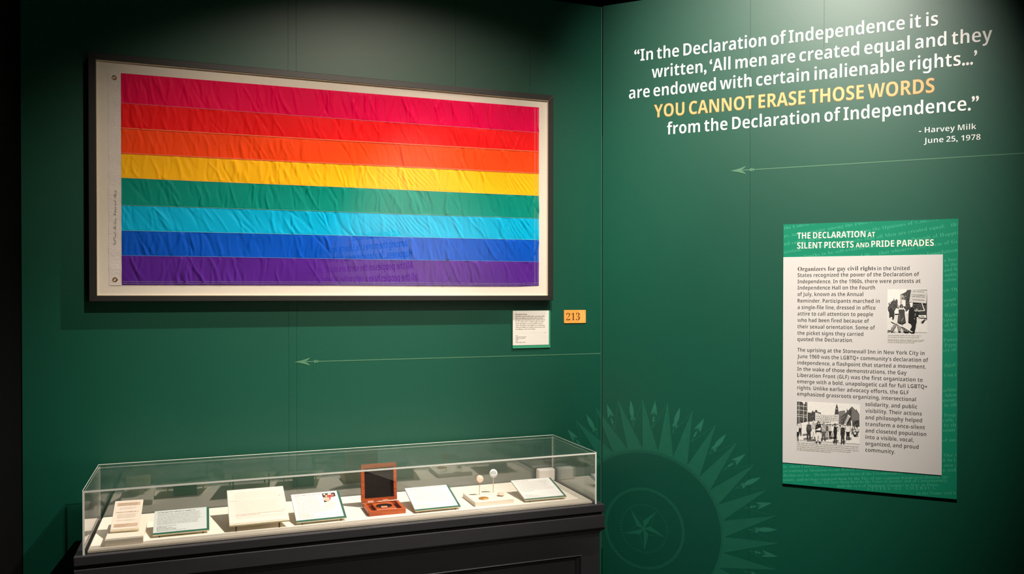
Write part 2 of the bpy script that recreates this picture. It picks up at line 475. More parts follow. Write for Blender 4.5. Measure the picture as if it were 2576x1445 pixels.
mb = MB(); mb.box(WL, OX0, OX1, OZ0, OZ1, 0.0486, 0.0496)
mb.build('glazing', G_FRAME, t)

# the flag
fl = thing('flag', (-1.19, -0.040, 1.634), 'eight-striped rainbow flag with white header, laid flat behind glass in the black frame', 'flag')
SEAM = [2.4262, 2.3136, 2.2187, 2.1252, 2.0346, 1.9321, 1.8370, 1.7433, 1.6347]
SEAMR = [2.4345, 2.3210, 2.2350, 2.1385, 2.0395, 1.9380, 1.8420, 1.7440, 1.6390]
KF = 0.9932                               # the cloth lies close behind the glazing
SEAM = [1.6 + (z - 1.6) * KF for z in SEAM]; SEAMR = [1.6 + (z - 1.6) * KF for z in SEAMR]
kx = lambda x: -1.725 + (x + 1.725) * KF
kz = lambda z: 1.6 + (z - 1.6) * KF
HX0, HX1, FXR = kx(-2.0555), kx(-2.0120), kx(-0.3215)
SC = [('hot pink', (0.74, 0.0006, 0.066)), ('red', (0.80, 0.010, 0.012)), ('orange', (0.90, 0.066, 0.008)), ('yellow', (0.93, 0.48, 0.008)),
      ('green', (0.001, 0.25, 0.19)), ('turquoise', (0.001, 0.41, 0.66)), ('royal blue', (0.002, 0.085, 0.50)), ('violet', (0.088, 0.016, 0.25))]
rng = np.random.default_rng(7)
CLOTH = 0.0402


def wrinkle_field(X, Z, z0, z1, idx):
    """creases of the sewn nylon, in metres towards the viewer"""
    D = np.zeros_like(X); h = z1 - z0
    for k in range(120):
        xc = rng.uniform(HX1, FXR); right = (xc - HX1) / (FXR - HX1)
        tilt = rng.normal(0.0, 0.18) + (-0.55 * rng.random() if rng.random() < 0.25 + 0.45 * right else 0.0)
        if idx == 5: tilt -= 0.5 * rng.random() + 0.1
        w = rng.uniform(0.0030, 0.0075); amp = rng.uniform(0.0009, 0.0033) * (1 if rng.random() < 0.62 else -1)
        zc = z0 + h * rng.uniform(0.1, 0.9); L = h * rng.uniform(0.25, 0.75)
        wob = 0.004 * np.sin((Z - zc) / h * rng.uniform(3, 7) + rng.uniform(0, 6))
        d = (X - xc - tilt * (Z - zc) - wob) / w
        D += amp * np.exp(-d * d) * np.exp(-((Z - zc) / L) ** 2)
    for k in range(int(70 if idx in (3, 5) else 40)):         # short puckers at the seams
        xc = rng.uniform(HX1, FXR); top = rng.random() < 0.5
        zc = z1 if top else z0; w = rng.uniform(0.003, 0.006); L = h * rng.uniform(0.12, 0.3)
        d = (X - xc - rng.normal(0, 0.5) * (Z - zc)) / w
        D += rng.uniform(0.0008, 0.0022) * np.exp(-d * d) * np.exp(-((Z - zc) / L) ** 2)
    if idx in (3, 5):                                         # bunched diagonal ripples in the middle
        for (xm, sp) in ((-0.92, 0.13), (-0.42, 0.08)):
            ph = (X + (0.9 if xm < -0.6 else 0.7) * Z) * 330 + 2.0 * np.sin(X * 40)
            D += 0.0013 * np.sin(ph) * np.exp(-((X - xm) / sp) ** 2) * np.exp(-((Z - (z0 + z1) / 2) / (0.42 * h)) ** 4)
    D += 0.0012 * np.sin(X * 9 + idx) * np.sin((Z - z0) / h * 3.1)
    v = (Z - z0) / h
    env = np.clip((X - HX1) / 0.004, 0, 1) * np.clip(v / 0.06, 0, 1) * np.clip((1 - v) / 0.06, 0, 1)
    return 0.0022 + np.clip(D, -0.0022, 0.0058) * env


def cloth_mat(nm, c):
    m = mat(nm + ' nylon', c, 0.5, 0.06, noise=(30, 0.04, ONE), bump=(900, 0.05, 0.0004, ONE), srgb=False)
    return m


NX, NZ = 560, 22
for k, (nm, c) in enumerate(SC):
    u = np.linspace(0, 1, NX); w = np.linspace(0, 1, NZ)
    U, Wv = np.meshgrid(u, w)
    xl = HX1 + 0.0005 * k / 8; X = xl + (FXR - xl) * U
    sag = 0.0025 * np.sin(U * math.pi * 2.3 + k) * (1 - U) * 0.8
    zt = SEAM[k] * (1 - U) + SEAMR[k] * U; zb = SEAM[k + 1] * (1 - U) + SEAMR[k + 1] * U
    if k < 7: zb = zb + 0.0022 * np.sin(U * 7 + k + 1) * U * (1 - U)
    if k > 0: zt = zt + 0.0022 * np.sin(U * 7 + k) * U * (1 - U)
    if k == 7: zb = zb - 0.0035 * np.clip((U - 0.45) / 0.4, 0, 1) * np.clip((1 - U) / 0.06, 0, 1)
    Z = zb + (zt - zb) * Wv
    D = wrinkle_field(X, Z, zb, zt, k)
    mb = MB()
    mb.v = [(float(x), float(-(CLOTH + d)), float(z)) for x, d, z in zip(X.ravel(), D.ravel(), Z.ravel())]
    for j in range(NZ - 1):
        for i in range(NX - 1):
            a = j * NX + i
            mb.f.append((a, a + 1, a + NX + 1, a + NX))
    mb.m = [0] * len(mb.f); mb.sm = [True] * len(mb.f)
    st = mb.build('stripe', cloth_mat(nm, c), fl); st['label'] = nm + ' stripe'
    # paler double stitching along the stripe's lower seam, lying on the cloth
    light = tuple(min(1, v * 0.72 + 0.13) for v in c) if k not in (1, 2) else (0.85, 0.14, 0.05)
    sm = MB()
    rows = (0,) if k < 7 else (0.004, 0.011)
    for dz in rows:
        wd = 0.0040 if k in (1, 2) else 0.0018
        lift = 0.0018 if wd > 0.003 else 0.0010
        zl = Z[0] + dz + 0.0004; dd = D[1] if k == 7 else D[0]
        for i in range(0, NX - 2, 2):
            sm.poly([(X[0][i], -(CLOTH + dd[i] + lift), zl[i]), (X[0][i + 2], -(CLOTH + dd[i + 2] + lift), zl[i + 2]),
                     (X[0][i + 2], -(CLOTH + dd[i + 2] + lift), zl[i + 2] + wd), (X[0][i], -(CLOTH + dd[i] + lift), zl[i] + wd)])
    sm.build('stitching', mat(nm + ' thread', light, 0.6, 0.3, noise=(200, 0.15, ONE), srgb=False), st)
    # vertical rows of stitching in the fly hem
    hm = MB()
    zz0, zz1 = SEAMR[k + 1] + (0.004 if k == 7 else 0), SEAMR[k] - (0.004 if k == 0 else 0)
    for dx in (-0.0225, -0.0185, -0.0085, -0.0045):
        nseg = 12
        for q in range(nseg):
            a = zz0 + (zz1 - zz0) * q / nseg; b = zz0 + (zz1 - zz0) * (q + 0.72) / nseg
            hm.quad(WL, FXR + dx, FXR + dx + 0.0011, a, b, CLOTH + 0.0035)
    hm.build('hem_stitching', mat(nm + ' hem thread', tuple(min(1, v * 0.7 + 0.20) for v in c), 0.6, 0.3, noise=(200, 0.15, ONE), srgb=False), st)
mb = MB(); n = 60                                             # white canvas header, slightly rumpled
for j in range(n):
    for (x0, x1) in ((HX0, kx(-2.017)), (kx(-2.017), HX1 + 0.0004)):
        za = kz(1.6325 + (2.4264 - 1.6325) * j / n); zb = kz(1.6325 + (2.4264 - 1.6325) * (j + 1) / n)
        wa = 0.0006 * math.sin(za * 31); wb = 0.0006 * math.sin(zb * 31)
        ca = CLOTH + 0.0008 + 0.0005 * math.sin(za * 90); cb = CLOTH + 0.0008 + 0.0005 * math.sin(zb * 90)
        e0a = x0 + (wa if x0 == HX0 else 0); e0b = x0 + (wb if x0 == HX0 else 0)
        mb.poly([WL.p(e0a, za, ca), WL.p(x1, za, ca + (0.0012 if x0 == HX0 else 0)), WL.p(x1, zb, cb + (0.0012 if x0 == HX0 else 0)), WL.p(e0b, zb, cb)], 0, True)
hd = mb.build('header', M_CANVAS, fl)
for z in (kz(2.407), kz(1.6539)):
    mb = MB()
    mb.lathe(Frame(WL.p(kx(-2.0345), z, CLOTH + 0.001), WL.u, WL.v), 0, 0, [(0.0085, 0), (0.0088, 0.0012), (0.0078, 0.0022), (0.0062, 0.0022), (0.0050, 0.0012), (0.0048, 0.0009)], 28)
    mb.build('grommet', M_BRASS, fl)
    mb = MB(); mb.disc(WL, kx(-2.0349), z, 0.0047, CLOTH + 0.0024); mb.build('grommet_hole', mat('grommet hole', (0.55, 0.45, 0.34), 0.8, 0.2, noise=(60, 0.1, ONE), srgb=False), fl)
hf = Frame(WL.p(kx(-2.0305), kz(1.783), CLOTH + 0.0036), (0.01, 0, 1), (-1, 0, 0.01))
mb = MB(); text_mesh(mb, hf, 'Gilbert Baker', 'hand', 0.0, 0.098, 0, 0.0105, 0); text_mesh(mb, hf, 'Original Flag', 'hand', 0.112, 0.203, 0, 0.0105, 0)
mb.build('signature', M_INK, hd)

# ------------------------------------------------------------------ wall card and audio number by the frame
t = thing('text_card', (-0.351, 0, 1.358), 'small white text card with green edge on the wall under the frame', 'card')
mb = MB(); mb.box(WL, -0.4415, -0.2605, 1.3590, 1.5262, 0.0005, 0.0070, 0)
bd = mb.build('board', M_CARDGREEN2, t)
mb = MB(); mb.box(WL, -0.4420, -0.2683, 1.3725, 1.5264, 0.0071, 0.0082); sh = mb.build('sheet', mat('cream card', (0.66, 0.63, 0.58), 0.75, 0.25, noise=(30, 0.012, ONE), srgb=False), t)
mb = MB(); rnd = random.Random(3)
text_mesh(mb, WL, 'Rainbow Flag', 'serifb', -0.4292, -0.3740, 1.5070, 0.0064, 0.0084)
for z, r in zip((1.4991, 1.4908, 1.4827, 1.4749, 1.4668, 1.4587, 1.4504, 1.4419), (-0.2892, -0.298, -0.286, -0.294, -0.2954, -0.2873, -0.2873, -0.3341)):
    dashes(mb, WL, rnd, -0.4292, r, z, 0.0043, 0.0084, 1)
mb.quad(WL, -0.42, -0.293, 1.4272, 1.4275, 0.0084, 2); dashes(mb, WL, rnd, -0.292, -0.2819, 1.4262, 0.0025, 0.0084, 1)
for z, r in zip((1.4142, 1.4080, 1.4021, 1.3961, 1.3900, 1.3840), (-0.418, -0.3774, -0.38, -0.4135, -0.42, -0.3774)):
    dashes(mb, WL, rnd, -0.4292, r, z, 0.0034, 0.0084, 1)
mb.build('print', [M_INK, M_INKSOFT, M_PAPERBAND], sh)

t = thing('number_plate', (-0.136, 0, 1.468), 'small orange plate reading 213 on the green wall beside the corner', 'plate')
mb = MB(); R_ = 0.0035; x0, x1, z0, z1 = -0.1908, -0.0818, 1.4680, 1.5278; pts = []
for (cx, cz, a0) in ((x1 - R_, z1 - R_, 0), (x0 + R_, z1 - R_, 90), (x0 + R_, z0 + R_, 180), (x1 - R_, z0 + R_, 270)):
    for q in range(5):
        an = math.radians(a0 + q * 22.5); pts.append((cx + R_ * math.cos(an), cz + R_ * math.sin(an)))
mb.poly([WL.p(a, b, 0.005) for a, b in pts])
for i in range(len(pts)):
    a, b = pts[i], pts[(i + 1) % len(pts)]
    mb.poly([WL.p(*a, 0.0005), WL.p(*b, 0.0005), WL.p(*b, 0.005), WL.p(*a, 0.005)])
pl = mb.build('plate', M_ORANGE, t)
mb = MB()
for r in (0.034, 0.045, 0.056):
    n = 16
    for i in range(n):
        a = math.radians(-46 + 92 * i / n); b = math.radians(-46 + 92 * (i + 1) / n); cx, cz = -0.1385, 1.498
        q = [(cx + rr * math.cos(an), cz + rr * math.sin(an)) for rr, an in ((r, a), (r + 0.0055, a), (r + 0.0055, b), (r, b))]
        if all(x0 < p[0] < x1 - 0.0005 and z0 + 0.0005 < p[1] < z1 - 0.0005 for p in q):
            mb.poly([WL.p(*p, 0.0052) for p in q])
mb.build('sound_wave', M_ORANGE2, pl)
mb = MB(); text_mesh(mb, WL, '213', 'serif', -0.1806, -0.1128, 1.4810, 0.0325, 0.0055); mb.build('numerals', mat('brown ink', (0.05, 0.02, 0.005), 0.5, 0.3, noise=(60, 0.1, ONE), srgb=False), t)

# ------------------------------------------------------------------ quotation on the right wall
t = thing('wall_lettering', tuple(WR.p(0.83, 2.19)), 'large white and gold quotation in raised lettering across the right green wall', 'lettering')
Q = [('\u201cIn the Declaration of Independence it is', 0.1555, 1.3815, 2.6577, 0.0530), ('written, \u2018All men are created equal and they', 0.2368, 1.5666, 2.5745, 0.0530),
     ('are endowed with certain inalienable rights...\u2019', 0.1310, 1.5164, 2.4910, 0.0530), ('from the Declaration of Independence.\u201d', 0.3070, 1.5232, 2.3143, 0.0530)]
for s_, a0, a1, b, cap in Q:
    mb = MB(); text_mesh(mb, WR, s_, 'quote', a0, a1, b, cap, 0.0012); mb.build('text_line', M_WHITE, t)
mb = MB(); text_mesh(mb, WR, 'YOU CANNOT ERASE THOSE WORDS', 'gold', 0.2480, 1.3694, 2.3962, 0.0562, 0.0014)
g = mb.build('text_line', M_GOLD, t); g['label'] = 'gold capitals line'
mb = MB(); text_mesh(mb, WR, 'YOU CANNOT ERASE THOSE WORDS', 'goldfat', 0.2468, 1.3706, 2.3953, 0.0580, 0.0008); mb.build('text_edge', M_GOLDEDGE, g)
mb = MB(); text_mesh(mb, WR, '- Harvey Milk', 'bold', 1.3163, 1.5144, 2.2392, 0.0215, 0.0012); text_mesh(mb, WR, 'June 25, 1978', 'bold', 1.3339, 1.5292, 2.1975, 0.0215, 0.0012)
mb.build('attribution', M_WHITE, t)


# ------------------------------------------------------------------ painted arrows
def arrow(fr, tip, shaft_end, b, k, label):
    t = thing('painted_arrow', tuple(fr.p((tip + shaft_end) / 2, b)), label, 'arrow')
    c = 0.0007
    mb = MB()
    w = 0.0032 * k
    mb.quad(fr, tip + 0.030 * k, shaft_end, b - w / 2, b + w / 2, c)
    mb.build('shaft', M_ARROW, t)
    mb = MB()
    up_ = [(0, 0), (0.028, 0.0055), (0.046, 0.0105), (0.061, 0.0160), (0.0625, 0.0140), (0.052, 0.0050), (0.040, 0.0)]
    mb.poly([fr.p(tip + x * k, b + y * k, c + 0.0002) for x, y in reversed(up_)]); mb.poly([fr.p(tip + x * k, b - y * k, c + 0.0002) for x, y in up_])
    mb.build('arrowhead', M_ARROW, t)
    mb = MB()
    for (x0, x1, h) in ((0.078, 0.082, 0.0045), (0.082, 0.086, 0.0065), (0.0875, 0.0905, 0.0050), (0.092, 0.095, 0.0062)):
        mb.quad(fr, tip + x0 * k, tip + x1 * k, b - h * k, b + h * k, c + 0.0002)
    mb.build('binding', M_ARROW, t)


arrow(WL, -1.3839, -0.004, 1.3254, 1.0, 'long pale green arrow painted on the wall between flag and display case')
arrow(WR, 0.5839, 1.98, 2.1352, 1.05, 'long pale green arrow painted on the right wall under the quotation')

# ------------------------------------------------------------------ painted compass emblem, wrapped round the corner
EC = (0.2037, 0.5346)
t = thing('painted_emblem', tuple(WR.p(*EC)), 'faint green sunburst emblem with star and rings painted across the corner behind the display case', 'emblem')
ZMIN = 0.004


def clip_poly(P, f):                     # keep f(p) >= 0
    R = []
    for i in range(len(P)):
        a, b = P[i], P[(i + 1) % len(P)]; fa, fb = f(a), f(b)
        if fa >= 0: R.append(a)
        if (fa >= 0) != (fb >= 0):
            q = fa / (fa - fb); R.append((a[0] + (b[0] - a[0]) * q, a[1] + (b[1] - a[1]) * q))
    return R


def emb(mb, P, c=0.0006, mi=0):
    ar = sum(P[i][0] * P[(i + 1) % len(P)][1] - P[(i + 1) % len(P)][0] * P[i][1] for i in range(len(P)))
    if ar < 0: P = P[::-1]
    P = clip_poly(P, lambda p: p[1] + EC[1] - ZMIN)
    if len(P) < 3: return
    a = clip_poly(P, lambda p: p[0] + EC[0] - 0.0065)
    if len(a) > 2: mb.poly([WR.p(x + EC[0], y + EC[1], c) for x, y in a], mi)
    b = clip_poly(P, lambda p: -(p[0] + EC[0]) - 0.003)
    if len(b) > 2: mb.poly([WL.p(x + EC[0], y + EC[1], c) for x, y in b], mi)


def pol(r, d):
    return (r * math.cos(math.radians(d)), r * math.sin(math.radians(d)))


def emline(mb, p, q, w, c=0.0008, mi=0):
    d = math.hypot(q[0] - p[0], q[1] - p[1]) or 1; nx, ny = -(q[1] - p[1]) / d * w / 2, (q[0] - p[0]) / d * w / 2
    emb(mb, [(p[0] - nx, p[1] - ny), (q[0] - nx, q[1] - ny), (q[0] + nx, q[1] + ny), (p[0] + nx, p[1] + ny)], c, mi)


def ring(name, radii, w, n=120, dash=False):
    mb = MB()
    for r in radii:
        for i in range(n):
            if dash and i % 2: continue
            a, b = 360 * i / n, 360 * (i + 1) / n
            emb(mb, [pol(r, a), pol(r + w, a), pol(r + w, b), pol(r, b)])
    mb.build(name, M_EMBLEM2, t)


mb = MB()
for i in range(72):
    emb(mb, [pol(0.0, 0), pol(0.3475, 5 * i), pol(0.3475, 5 * i + 5)], 0.0003)
mb.build('disc', mat('deep emblem green', (0.0012, 0.053, 0.032), 0.42, 0.5, noise=(25, 0.05, ONE), srgb=False), t)
ring('ring', (0.1046, 0.1096), 0.0013, 96, True)
ring('ring', (0.1745, 0.1793, 0.1836), 0.0014, 110)
ring('ring', (0.3468, 0.3522, 0.3567), 0.0017, 140)
for k in range(32):
    A = 90.6 + k * 11.25
    mb = MB()
    tip = pol(0.588, A); r0 = 0.3590
    emb(mb, [tip] + [pol(r0, A - 11.25 * q / 4) for q in range(5)])
    for q in range(9):                   # engraved hatching fanning up from the ring
        e = pol(r0, A - 1.0 - 9.6 * q / 8); f_ = 0.62 - 0.045 * q
        emline(mb, e, (e[0] + (tip[0] - e[0]) * f_, e[1] + (tip[1] - e[1]) * f_), 0.0006, 0.0009, 1)
    emline(mb, tip, pol(0.461, A + 5.6), 0.0014, 0.0010, 1); emline(mb, tip, pol(r0, A), 0.0013, 0.0010, 1)
    if len(mb.f): mb.build('ray', [M_EMBLEM, M_EMBLEM2], t)
    B = A + 5.6
    mb = MB()
    u_ = Vector((math.cos(math.radians(B)), math.sin(math.radians(B)))); n_ = Vector((-u_.y, u_.x))
    q2 = lambda r, o: tuple(u_ * r + n_ * o)
    if k % 2 == 1:                       # arrowhead with binding
        emb(mb, [q2(0.586, 0), q2(0.548, -0.010), q2(0.519, -0.0155), q2(0.530, -0.004), q2(0.540, 0)])
        emb(mb, [q2(0.586, 0), q2(0.540, 0), q2(0.530, 0.004), q2(0.519, 0.0155), q2(0.548, 0.010)])
        emb(mb, [q2(0.512, -0.006), q2(0.512, 0.006), q2(0.503, 0.003), q2(0.503, -0.003)]); emb(mb, [q2(0.501, -0.006), q2(0.501, 0.006), q2(0.492, 0.005), q2(0.492, -0.005)])
        emline(mb, q2(0.540, 0), q2(0.465, 0), 0.0022)
        nm = 'arrowhead'
    else:
        emb(mb, [q2(0.586, 0), q2(0.552, -0.0085), q2(0.530, -0.0105), q2(0.506, -0.006), q2(0.492, 0)])
        emb(mb, [q2(0.586, 0), q2(0.492, 0), q2(0.506, 0.006), q2(0.530, 0.0105), q2(0.552, 0.0085)])
        emb(mb, [q2(0.512, -0.006), q2(0.498, -0.013), q2(0.488, -0.009), q2(0.498, -0.002)]); emb(mb, [q2(0.512, 0.006), q2(0.498, 0.002), q2(0.488, 0.006), q2(0.500, 0.010)])
        emline(mb, q2(0.492, 0), q2(0.465, 0), 0.0022)
        nm = 'leaf'
    if len(mb.f): mb.build(nm, M_EMBLEM2, t)
mb = MB()
for k in range(5):
    A = 128.5 + 72 * k - 72
    tip = pol(0.0965, A); v1 = pol(0.0345, A + 36); v2 = pol(0.0345, A - 36)
    emb(mb, [tip, v1, (0, 0)], mi=0)
    emline(mb, tip, v2, 0.0010, 0.0009, 1); emline(mb, v2, (0, 0), 0.0012, 0.0009, 1); emline(mb, tip, (0, 0), 0.0010, 0.0010, 1)
mb.build('star', [M_EMBLEM, M_EMBLEM2], t)

# ------------------------------------------------------------------ information panel on the right wall
BS0, BS1, BZ0, BZ1 = 0.8060, 1.4547, 0.8003, 1.8946
PS0, PS1, PZ0, PZ1 = 0.8066, 1.4019, 0.8901, 1.7564
t = thing('information_panel', tuple(WR.p(1.13, BZ0)), 'tall green information panel with white text sheet and two photographs on the right wall', 'panel')
mb = MB(); mb.box(WR, BS0, BS1, BZ0, BZ1, 0.0005, 0.0130); bd = mb.build('board', M_BOARD, t)
mb = MB(); mb.box(WR, PS0, PS1, PZ0, PZ1, 0.0131, 0.0165); sheet = mb.build('text_sheet', mat('white panel sheet', (0.55, 0.525, 0.51), 0.75, 0.25, noise=(30, 0.012, ONE), srgb=False), t)
rot = math.radians(8.5)
rows = ['the Course of human Events, it becomes necessary for one People to dissolve', 'er, and to assume among the Powers of the Earth, the separate and equal', 'nd entitle them, a decent Respect to the Opinions of Mankind requires that they should',
        'aration.     We hold these Truths that all Men are created equal,   that they are endowed', 'ld these Truths to be self-evident,  Liberty, and the Pursuit of Happiness\u2014\u2014That to secure', 'le Rights, that among these are Life,    that whenever any Form of Government',
        'their just Powers from the Consent of the Governed,   its Foundation on such', 'alter or to abolish it, and   to institute new Government,    indeed, will dictate', 'effect their Safety and Happiness.   Prudence,    that Mankind are more',
        'and accordingly all Experience hath shewn,  a long Train of Abuses', 'which they are accustomed. But when  it is their Right, it', 'and Usurpations, pursuing invariably the same Object  and for', 'such has been the patient Sufferance  constrains  military', 'refused his Assent to Laws the most  submitted to', '',
        'has forbidden his Governors to pass Laws  their Operation', '', 'utterly neglected to attend to them  would re', 'relinquish the Right of Representation of the', '', 'Legislature, a Right inestimable to  Rights of', 'unusual uncomfortable and distant  lative Po', 'Representative Houses repeatedly  of Invasion', 'the Laws for Naturalization  turally of', '',
        'Justice by refusing his Assent  Powers', 'Tenure of their Offices and the Payment', 'a Multitude of new Offices  ect of the', '', 'Standing Armies without  dged by our', '', 'Assent to their acts  t on the', '', 'an arbitrary Government  arbitrary', 'most valuable Laws   adent on', 'Form of our Governments  ments', 'in all Cases whatsoever  in all', 'Burnt our Towns People', 'Works of Death, death, and', 'carried away by the', 'bear Arms against their Country', 'the Inhabitants of our', '', 'every stage of Our re', 'Petition it in the', 'answered only by own', 'injury. A Prince and']
mb = MB()
ins = lambda a, b: BS0 + 0.002 < a < BS1 - 0.002 and BZ0 + 0.002 < b < BZ1 - 0.002
# the top band runs the full width; below it the script shows only in the strip to the right of the sheet
top = lambda a, b: ins(a, b) and b > PZ1 - 0.01
right = lambda a, b: ins(a, b) and a > PS1 - 0.005
for k, r in enumerate(rows[:10]):
    text_mesh(mb, WR, r, 'period', BS0 + 0.004, None, 1.872 - 0.0335 * k, 0.0145, 0.0133, rot=rot, res=2, spacing=1.06, clip=top)
strip = ['a long', 'is their', 'and for', 'military', 'submitte', '', 'eir Ope', '', 'would r', ' of the', '', 'Rights', 'lative', 'of Inv', 'turally', '', ' Power', 'Paymen', 'ect of', '', '', 'dged b', '', 'l on the', '', '', 'arbitra', 'Adent', 'ments', 'in all', '', 'People', 'eath, a', 'by the', 'ountry', '', 'of our', '', '', 'Our r', 'it in t', 'own N', 'n and']
for k, r in enumerate(strip):
    if r: text_mesh(mb, WR, r, 'period', 1.4060 + 0.004 * (k % 2), None, 1.727 - 0.0196 * k, 0.0135, 0.0133, rot=rot * 0.8, res=2, clip=right)
bot = [('by, whose Character is thus marked by every', 0.004, 0.866), ('en wanting in Attentions to our British Brethren', 0.004, 0.848), ('diction over us.   We have reminded them of the Circumstances', 0.004, 0.829), ('nimity, and we have conjured them by the Ties of our common Kindred to disavow the', 0.004, 0.810),
       ('They too have been deaf to the Voice of Justice and of Consanguinity,', 0.125, 0.8105), ('hold the rest of Mankind, Enemies in War, in Peace,', 0.215, 0.8040), ('S T A T E S   O F   A M E R I C A ,', 0.330, 0.8040), ('in the Name, and by', 0.51, 0.8045)]
low = lambda a, b: ins(a, b) and b < PZ0 + 0.02
for s_, da, b in bot:
    text_mesh(mb, WR, s_, 'period', BS0 + da, None, b, 0.0118, 0.0133, rot=math.radians(6.5), res=2, clip=low)
sp = mb.build('script_print', M_SCRIPT, bd)
mb = MB()
HL = [('THE DECLARATION', 0.8615, 1.1235, 1.8323, 0.0255), ('AT', 1.1314, 1.1591, 1.8323, 0.0195), ('SILENT PICKETS', 0.8616, 1.0793, 1.7910, 0.0257), ('AND', 1.0876, 1.1370, 1.7910, 0.0190), ('PRIDE PARADES', 1.1455, 1.3700, 1.7910, 0.0257)]
for s_, a0, a1, b, cap in HL: text_mesh(mb, WR, s_, 'head', a0, a1, b, cap, 0.0142)
mb.build('heading', M_HEADTXT, t)
BODY = [('in the United', 1.1682, 1.2846, 1.6965), ('States recognized the power of the Declaration of', 0.864, 1.3191, 1.6724), ('Independence. In the 1960s, there were protests at', 0.864, 1.3241, 1.6456), ('Independence Hall on the Fourth', 0.8641, 1.1597, 1.6197),
        ('of July, known as the Annual', 0.8642, 1.1165, 1.5928), ('Reminder. Participants marched in', 0.8643, 1.1775, 1.5653), ('a single-file line, dressed in office', 0.8644, 1.162, 1.5382), ('attire to call attention to people', 0.8641, 1.1533, 1.5114),
        ('who had been fired because of', 0.8641, 1.1383, 1.4845), ('their sexual orientation. Some of', 0.8639, 1.1604, 1.4576), ('the picket signs they carried', 0.864, 1.1171, 1.4307), ('quoted the Declaration.', 0.8641, 1.0788, 1.4048),
        ('The uprising at the Stonewall Inn in New York City in', 0.864, 1.3394, 1.3599), ('June 1969 was the LGBTQ+ community\u2019s declaration of', 0.8641, 1.3526, 1.333), ('independence, a flashpoint that started a movement.', 0.8642, 1.3445, 1.3064),
        ('In the wake of those demonstrations, the Gay', 0.8642, 1.2762, 1.2801), ('Liberation Front (GLF) was the first organization to', 0.8642, 1.3334, 1.254), ('emerge with a bold, unapologetic call for full LGBTQ+', 0.864, 1.35, 1.2277), ('rights. Unlike earlier advocacy efforts, the GLF', 0.8641, 1.2842, 1.2016), ('emphasized grassroots organizing, intersectional', 0.8641, 1.3099, 1.1755),
        ('solidarity, and public', 1.1263, 1.3146, 1.1469), ('visibility. Their actions', 1.1264, 1.3308, 1.12), ('and philosophy helped', 1.1266, 1.3318, 1.0934), ('transform a once-silent', 1.1267, 1.3423, 1.0665), ('and closeted population', 1.1268, 1.3473, 1.0398), ('into a visible, vocal,', 1.1269, 1.3022, 1.0135), ('organized, and proud', 1.127, 1.3202, 0.9874), ('community.', 1.1271, 1.236, 0.9613)]
for lo, hi in ((0, 12), (12, 28)):
    mb = MB()
    if lo == 0: text_mesh(mb, WR, 'Organizers for gay civil rights', 'serifb', 0.8645, 1.1623, 1.6978, 0.0168, 0.0168, res=3)
    for s_, a0, a1, b in BODY[lo:hi]: text_mesh(mb, WR, s_, 'body', a0, a1, b, 0.0156, 0.0168, res=3)
    mb.build('paragraph', M_INK, sheet)


class Print:
    """paints flat tones into one mesh that lies on a small mount"""
    def __init__(s, fr, a0, a1, b0, b1, c, remap):
        s.fr = fr; s.a0, s.a1, s.b0, s.b1, s.c = a0, a1, b0, b1, c; s.remap = remap; s.mb = MB(); s.mats = []; s.layer = 0

    def idx(s, m):
        if m not in s.mats: s.mats.append(m)
        return s.mats.index(m)

    def P(s, pts, m):
        if not hasattr(m, 'name'): m = grey(m)
        s.layer += 1
        Q_ = []
        for x, y in pts:
            u, v = s.remap(x, y); u = min(1, max(0, u)); v = min(1, max(0, v))
            Q_.append((s.a0 + (s.a1 - s.a0) * u, s.b0 + (s.b1 - s.b0) * v))
        bm = bmesh.new()
        vs = [bm.verts.new((x, y, 0)) for x, y in Q_]
        try:
            f = bm.faces.new(vs); r = bmesh.ops.triangulate(bm, faces=[f])
            bm.verts.ensure_lookup_table()
            for tri in bm.faces:
                tp = [(v.co.x, v.co.y) for v in tri.verts]
                ar = (tp[1][0] - tp[0][0]) * (tp[2][1] - tp[0][1]) - (tp[2][0] - tp[0][0]) * (tp[1][1] - tp[0][1])
                if abs(ar) < 1e-10: continue
                if ar < 0: tp.reverse()
                s.mb.poly([s.fr.p(*p, s.c + 0.00002 * s.layer) for p in tp], s.idx(m))
        except ValueError:
            pass
        bm.free()

    def E(s, x, y, rx, ry, m, n=12):
        s.P([(x + rx * math.cos(2 * math.pi * i / n), y + ry * math.sin(2 * math.pi * i / n)) for i in range(n)], m)

    def Lw(s, x0, y0, x1, y1, w, m):
        d = math.hypot(x1 - x0, y1 - y0) or 1; nx, ny = -(y1 - y0) / d * w / 2, (x1 - x0) / d * w / 2
        s.P([(x0 - nx, y0 - ny), (x1 - nx, y1 - ny), (x1 + nx, y1 + ny), (x0 + nx, y0 + ny)], m)

    def foliage(s, x0, x1, y0, y1, n, rnd, lo=0.12, hi=0.42, r=16):
        for k in range(n):
            s.E(rnd.uniform(x0, x1), rnd.uniform(y0, y1), rnd.uniform(0.4, 1) * r, rnd.uniform(0.4, 1) * r, round(rnd.uniform(lo, hi), 1), 7)


